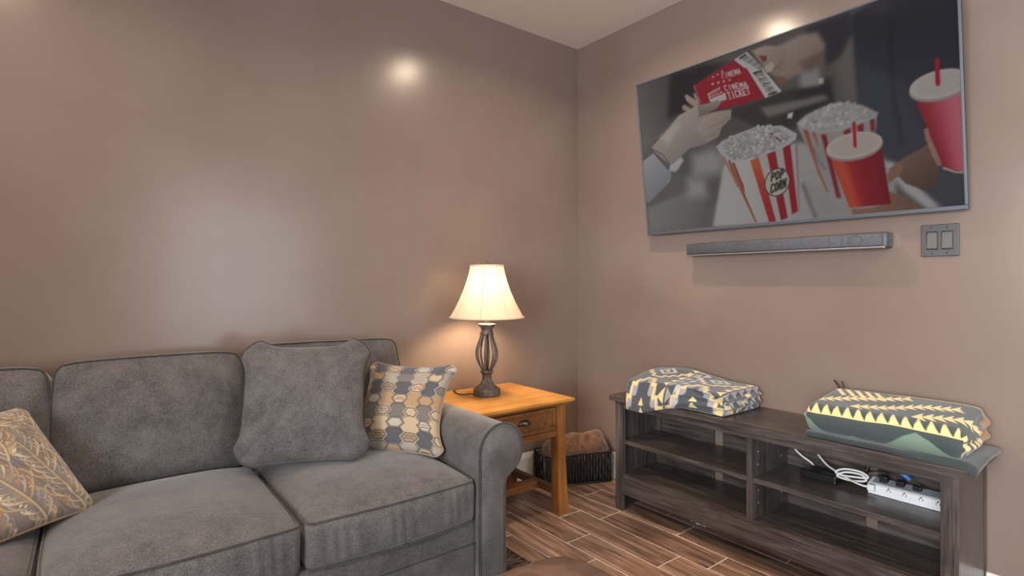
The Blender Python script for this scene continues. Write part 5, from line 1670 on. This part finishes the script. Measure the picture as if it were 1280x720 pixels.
('P', [(1.2855, 0.4319), (1.3026, 0.4322), (1.3743, 0.1546), (1.366, 0.1576)], (143, 38, 52), 0.002, None, None),  # right cup: pinker, paler slices paint in the milky window reflection on the screen
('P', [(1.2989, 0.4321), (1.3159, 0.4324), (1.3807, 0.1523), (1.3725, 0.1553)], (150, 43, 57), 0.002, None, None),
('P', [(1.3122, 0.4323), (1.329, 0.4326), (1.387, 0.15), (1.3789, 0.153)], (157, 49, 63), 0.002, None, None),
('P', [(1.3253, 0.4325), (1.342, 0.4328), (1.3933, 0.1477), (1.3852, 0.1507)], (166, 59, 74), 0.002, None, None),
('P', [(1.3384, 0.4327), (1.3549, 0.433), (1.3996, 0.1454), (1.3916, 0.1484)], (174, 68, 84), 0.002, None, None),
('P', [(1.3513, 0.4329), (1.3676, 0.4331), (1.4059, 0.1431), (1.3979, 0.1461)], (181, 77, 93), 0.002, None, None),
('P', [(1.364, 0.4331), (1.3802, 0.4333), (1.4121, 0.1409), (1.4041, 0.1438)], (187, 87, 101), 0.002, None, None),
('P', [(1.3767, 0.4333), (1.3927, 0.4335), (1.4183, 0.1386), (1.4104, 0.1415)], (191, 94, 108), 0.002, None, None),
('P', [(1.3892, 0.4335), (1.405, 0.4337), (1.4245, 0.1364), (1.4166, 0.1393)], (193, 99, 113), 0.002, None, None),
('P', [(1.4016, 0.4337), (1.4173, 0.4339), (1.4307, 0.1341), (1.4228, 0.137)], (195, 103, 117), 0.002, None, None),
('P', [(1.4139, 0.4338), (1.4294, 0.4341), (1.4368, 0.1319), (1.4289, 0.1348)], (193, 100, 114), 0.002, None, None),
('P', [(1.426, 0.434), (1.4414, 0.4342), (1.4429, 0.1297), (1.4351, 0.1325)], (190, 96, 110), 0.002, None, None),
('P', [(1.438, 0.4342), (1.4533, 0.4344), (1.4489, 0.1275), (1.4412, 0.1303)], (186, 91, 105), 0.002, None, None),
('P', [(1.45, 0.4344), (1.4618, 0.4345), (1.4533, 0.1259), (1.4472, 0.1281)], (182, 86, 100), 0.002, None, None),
('L', [(1.366, 0.1576), (1.4003, 0.1375), (1.4533, 0.1259)], 0.0065, (190, 170, 150), 0.002),
('P', [(1.4527, 0.4556), (1.4526, 0.445), (1.4488, 0.4348), (1.4413, 0.4253), (1.4305, 0.4169), (1.4168, 0.41), (1.4006, 0.4048), (1.3827, 0.4016), (1.3636, 0.4006), (1.3443, 0.4018), (1.3256, 0.4054), (1.3084, 0.4111), (1.2935, 0.4188), (1.2817, 0.4281), (1.2735, 0.4385), (1.2694, 0.4497), (1.2697, 0.461), (1.2742, 0.4718), (1.2827, 0.4818), (1.2948, 0.4904), (1.3099, 0.4972), (1.3272, 0.5019), (1.346, 0.5044), (1.3652, 0.5046), (1.3841, 0.5026), (1.4019, 0.4985), (1.4178, 0.4924), (1.4314, 0.4848), (1.4419, 0.4758), (1.4491, 0.4659)], (150, 136, 132), 0.003, None, None),
('P', [(1.4521, 0.464), (1.452, 0.4538), (1.4482, 0.4438), (1.4408, 0.4345), (1.4301, 0.4263), (1.4165, 0.4196), (1.4005, 0.4145), (1.3827, 0.4115), (1.3638, 0.4105), (1.3447, 0.4119), (1.3263, 0.4154), (1.3092, 0.4211), (1.2945, 0.4286), (1.2828, 0.4377), (1.2748, 0.448), (1.2708, 0.4589), (1.271, 0.4699), (1.2755, 0.4805), (1.2839, 0.4902), (1.2959, 0.4985), (1.3109, 0.5051), (1.328, 0.5097), (1.3465, 0.5121), (1.3656, 0.5123), (1.3843, 0.5103), (1.4019, 0.5062), (1.4177, 0.5002), (1.431, 0.4927), (1.4415, 0.4839), (1.4486, 0.4742)], (182, 172, 168), 0.003, None, None),
('P', [(1.4396, 0.4653), (1.4394, 0.4575), (1.436, 0.4499), (1.4297, 0.4429), (1.4207, 0.4366), (1.4092, 0.4315), (1.3957, 0.4277), (1.3809, 0.4254), (1.3652, 0.4247), (1.3494, 0.4257), (1.3342, 0.4284), (1.3202, 0.4327), (1.3082, 0.4384), (1.2987, 0.4452), (1.2922, 0.4529), (1.2891, 0.4611), (1.2894, 0.4693), (1.2932, 0.4773), (1.3003, 0.4846), (1.3103, 0.4909), (1.3226, 0.496), (1.3368, 0.4995), (1.3522, 0.5014), (1.368, 0.5016), (1.3835, 0.5001), (1.3981, 0.4971), (1.4112, 0.4926), (1.4223, 0.487), (1.4309, 0.4803), (1.4368, 0.473)], (176, 166, 162), 0.006, None, None),
('L', [(1.3583, 0.55), (1.3592, 0.4631)], 0.0137, (160, 30, 40), 0.001),
('P', [(1.3104, 0.311), (1.324, 0.3138), (1.3299, 0.2611), (1.3155, 0.264)], (156, 118, 102), 0.004, None, None),
('P', [(1.3182, 0.2577), (1.3346, 0.2602), (1.3474, 0.2178), (1.3331, 0.2147)], (160, 122, 106), 0.004, None, None),
('P', [(1.3302, 0.2152), (1.3474, 0.2178), (1.3524, 0.1998), (1.3391, 0.1964)], (156, 118, 102), 0.004, None, None),
('P', [(1.3466, 0.1928), (1.356, 0.1935), (1.3608, 0.1676), (1.3496, 0.1694)], (156, 118, 102), 0.004, None, None),
('B', 1)
]
pic = Canvas(TWD, THT, 620, 361, (90, 84, 80))
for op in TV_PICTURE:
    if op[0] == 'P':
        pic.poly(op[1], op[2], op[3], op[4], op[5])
    elif op[0] == 'L':
        pic.line(op[1], op[2] / 2, op[3], op[4])
    elif op[0] == 'T':
        pic.text(op[1], op[2], op[3], op[4], op[5], op[6])
    elif op[0] == 'C':
        pic.corn(op[1], op[2], op[3], op[4])
    elif op[0] == 'B':
        pic.blur(op[1])
gu, gv = np.meshgrid(np.linspace(.008, TWD - .010, 560), np.linspace(.016, THT - .008, 326), indexing='ij')
V = TP + gu[..., None] * TX + gv[..., None] * TV + .0012 * TN
me = grid_mesh('screen', V)
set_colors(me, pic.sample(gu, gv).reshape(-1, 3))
m_s, nt, p = new_mat('glowing_screen')
a = nt.nodes.new('ShaderNodeVertexColor')
a.layer_name = 'Col'
p.inputs['Base Color'].default_value = (.006, .006, .007, 1)
p.inputs['Roughness'].default_value = .12
p.inputs['Specular IOR Level'].default_value = .22
nt.links.new(a.outputs['Color'], p.inputs['Emission Color'])
p.inputs['Emission Strength'].default_value = .50 * 2 ** (-EXPOSURE)
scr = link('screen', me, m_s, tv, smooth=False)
tag(scr, 'lit screen picture of cinema tickets, striped popcorn boxes and red cups')

# ================================================================== SOUNDBAR
sb = tag(empty('soundbar', (-.045, -1.34, 1.333)), 'long dark grey soundbar on the wall under the television', 'soundbar')
M_SBAR = mat_plain('dark_grey_housing', (66, 67, 72), rough=.45)
M_GRILL = mat_plain('speaker_mesh', (82, 84, 90), rough=.6, c2=(64, 66, 71), scale=300, bump=.6, bscale=420, ramp=(.45, .55))
box('housing', (-.072, -1.802, 1.334), (-.004, -.880, 1.398), M_SBAR, sb, bevel=.010, seg=4, smooth=True)
box('grille', (-.0795, -1.785, 1.343), (-.071, -.888, 1.394), M_GRILL, sb, bevel=.004, seg=2, smooth=True)
box('lower_edge', (-.078, -1.795, 1.333), (-.066, -.885, 1.3405), mat_plain('silver_edge', (150, 148, 146), rough=.35, metal=.7), sb, bevel=.002)
for y in (-.945, -1.20, -1.31, -1.69):
    V = np.zeros((2, 28, 3))
    for k in range(28):
        q = 2 * PI * k / 28
        for i, r in enumerate((.017, .020)):
            V[i, k] = (-.0800, y + r * 1.4 * math.cos(q), 1.368 + r * math.sin(q))
    link('driver_ring', grid_mesh('driver_ring', V, wrap_v=True), M_SBAR, sb)
for y in (-1.125, -1.39, -1.59, -1.64):
    box('seam', (-.0803, y - .001, 1.344), (-.079, y + .001, 1.393), M_SBAR, sb, bevel=0)
box('side_port', (-.050, -1.8035, 1.352), (-.030, -1.799, 1.368), M_BLACK, sb, bevel=.001)
boxes('wall_mount', [((-.006, -1.05, 1.35), (.0, -1.10, 1.39)), ((-.006, -1.60, 1.35), (.0, -1.65, 1.39))], M_BLACK, sb, bevel=0)

# ================================================================== LIGHT SWITCH
sw = tag(empty('light_switch', (0, -1.9535, 1.356)), 'dark bronze double light switch right of the soundbar', 'light switch')
M_BRZ = mat_plain('dark_bronze_plate', (76, 76, 78), rough=.5, metal=.3)
M_ROCK = mat_plain('brown_rocker', (92, 90, 90), rough=.35)
box('plate', (-.007, -2.0135, 1.296), (-.0002, -1.8935, 1.418), M_BRZ, sw, bevel=.003)
for y in (-1.930, -1.977):
    box('rocker_frame', (-.0085, y - .0185, 1.322), (-.006, y + .0185, 1.392), M_BLACK, sw, bevel=.001)
    bm = bmesh.new()
    bm_box(bm, (-.0125, y - .0155, 1.326), (-.007, y + .0155, 1.388), .001, 1)
    for v in bm.verts:
        if v.co.x < -.009:
            v.co.x += .004 * (v.co.z - 1.357) / .031
    link('rocker', bm_mesh(bm, 'rocker'), M_ROCK, sw, smooth=False)
    for z in (1.308, 1.406):
        lathe_pts = [(-.0085, y + .0035 * math.cos(q), z + .0035 * math.sin(q)) for q in np.linspace(0, 2 * PI, 10, endpoint=False)]
        V = np.zeros((2, 10, 3))
        V[0], V[1] = lathe_pts, [(-.005, p[1], p[2]) for p in lathe_pts]
        link('screw', grid_mesh('screw', V, wrap_v=True, cap_u=True), M_PULL, sw)
beads = []
for cy_, cz_ in ((-1.902, 1.409), (-2.005, 1.409), (-1.902, 1.305), (-2.005, 1.305)):
    sy_, sz_ = (1 if cy_ > -1.95 else -1), (1 if cz_ > 1.36 else -1)
    for k in range(4):
        for q in range(4 - k):
            beads.append(((-.0085, cy_ - sy_ * .0045 * k - .0012, cz_ - sz_ * .0045 * q - .0012), (-.006, cy_ - sy_ * .0045 * k + .0012, cz_ - sz_ * .0045 * q + .0012)))
bd = boxes('bead_ornament', beads, M_PULL, sw, bevel=0)
bd['kind'] = 'stuff'

# ================================================================== OTTOMAN (only its rounded corner reaches into the picture)
M_LEA = mat_plain('brown_leather', (84, 64, 55), rough=.4, c2=(110, 86, 73), scale=14, bump=.35, bscale=120)
ot = tag(empty('ottoman', (-1.98, -1.86, .0)), 'brown leather ottoman with a rounded corner at the bottom of the picture', 'ottoman')


def ot_def(n, hl):
    u, v, w = n[..., 0], n[..., 1], n[..., 2]
    d = np.zeros(n.shape)
    rad = np.clip((np.abs(u) ** 6 + np.abs(v) ** 6), 0, 2)
    d[..., 2] = np.clip(w, 0, 1) * (.010 * (1 - np.abs(u) ** 3) * (1 - np.abs(v) ** 3) - .012 * rad)
    k = np.clip(np.abs(u) * np.abs(v) - .7, 0, 1)
    d[..., 0] = -np.sign(u) * k * .09
    d[..., 1] = -np.sign(v) * k * .09
    return d


cushion('pad', (-2.40, -2.22, .30), (-1.490, -1.462, .466), .045, (22, 20, 6), ot_def, ot, M_LEA, 91, [], noise=.004)
box('base', (-2.38, -2.20, .10), (-1.555, -1.52, .305), M_LEA, ot, bevel=.03, seg=3, smooth=True)
for x in (-2.33, -1.64):
    for y in (-2.15, -1.56):
        lathe('foot', [(.0, .0115), (.02, .0115), (.03, .105), (.0, .105)], (x, y), M_IRON, ot, n=14, caps=False)
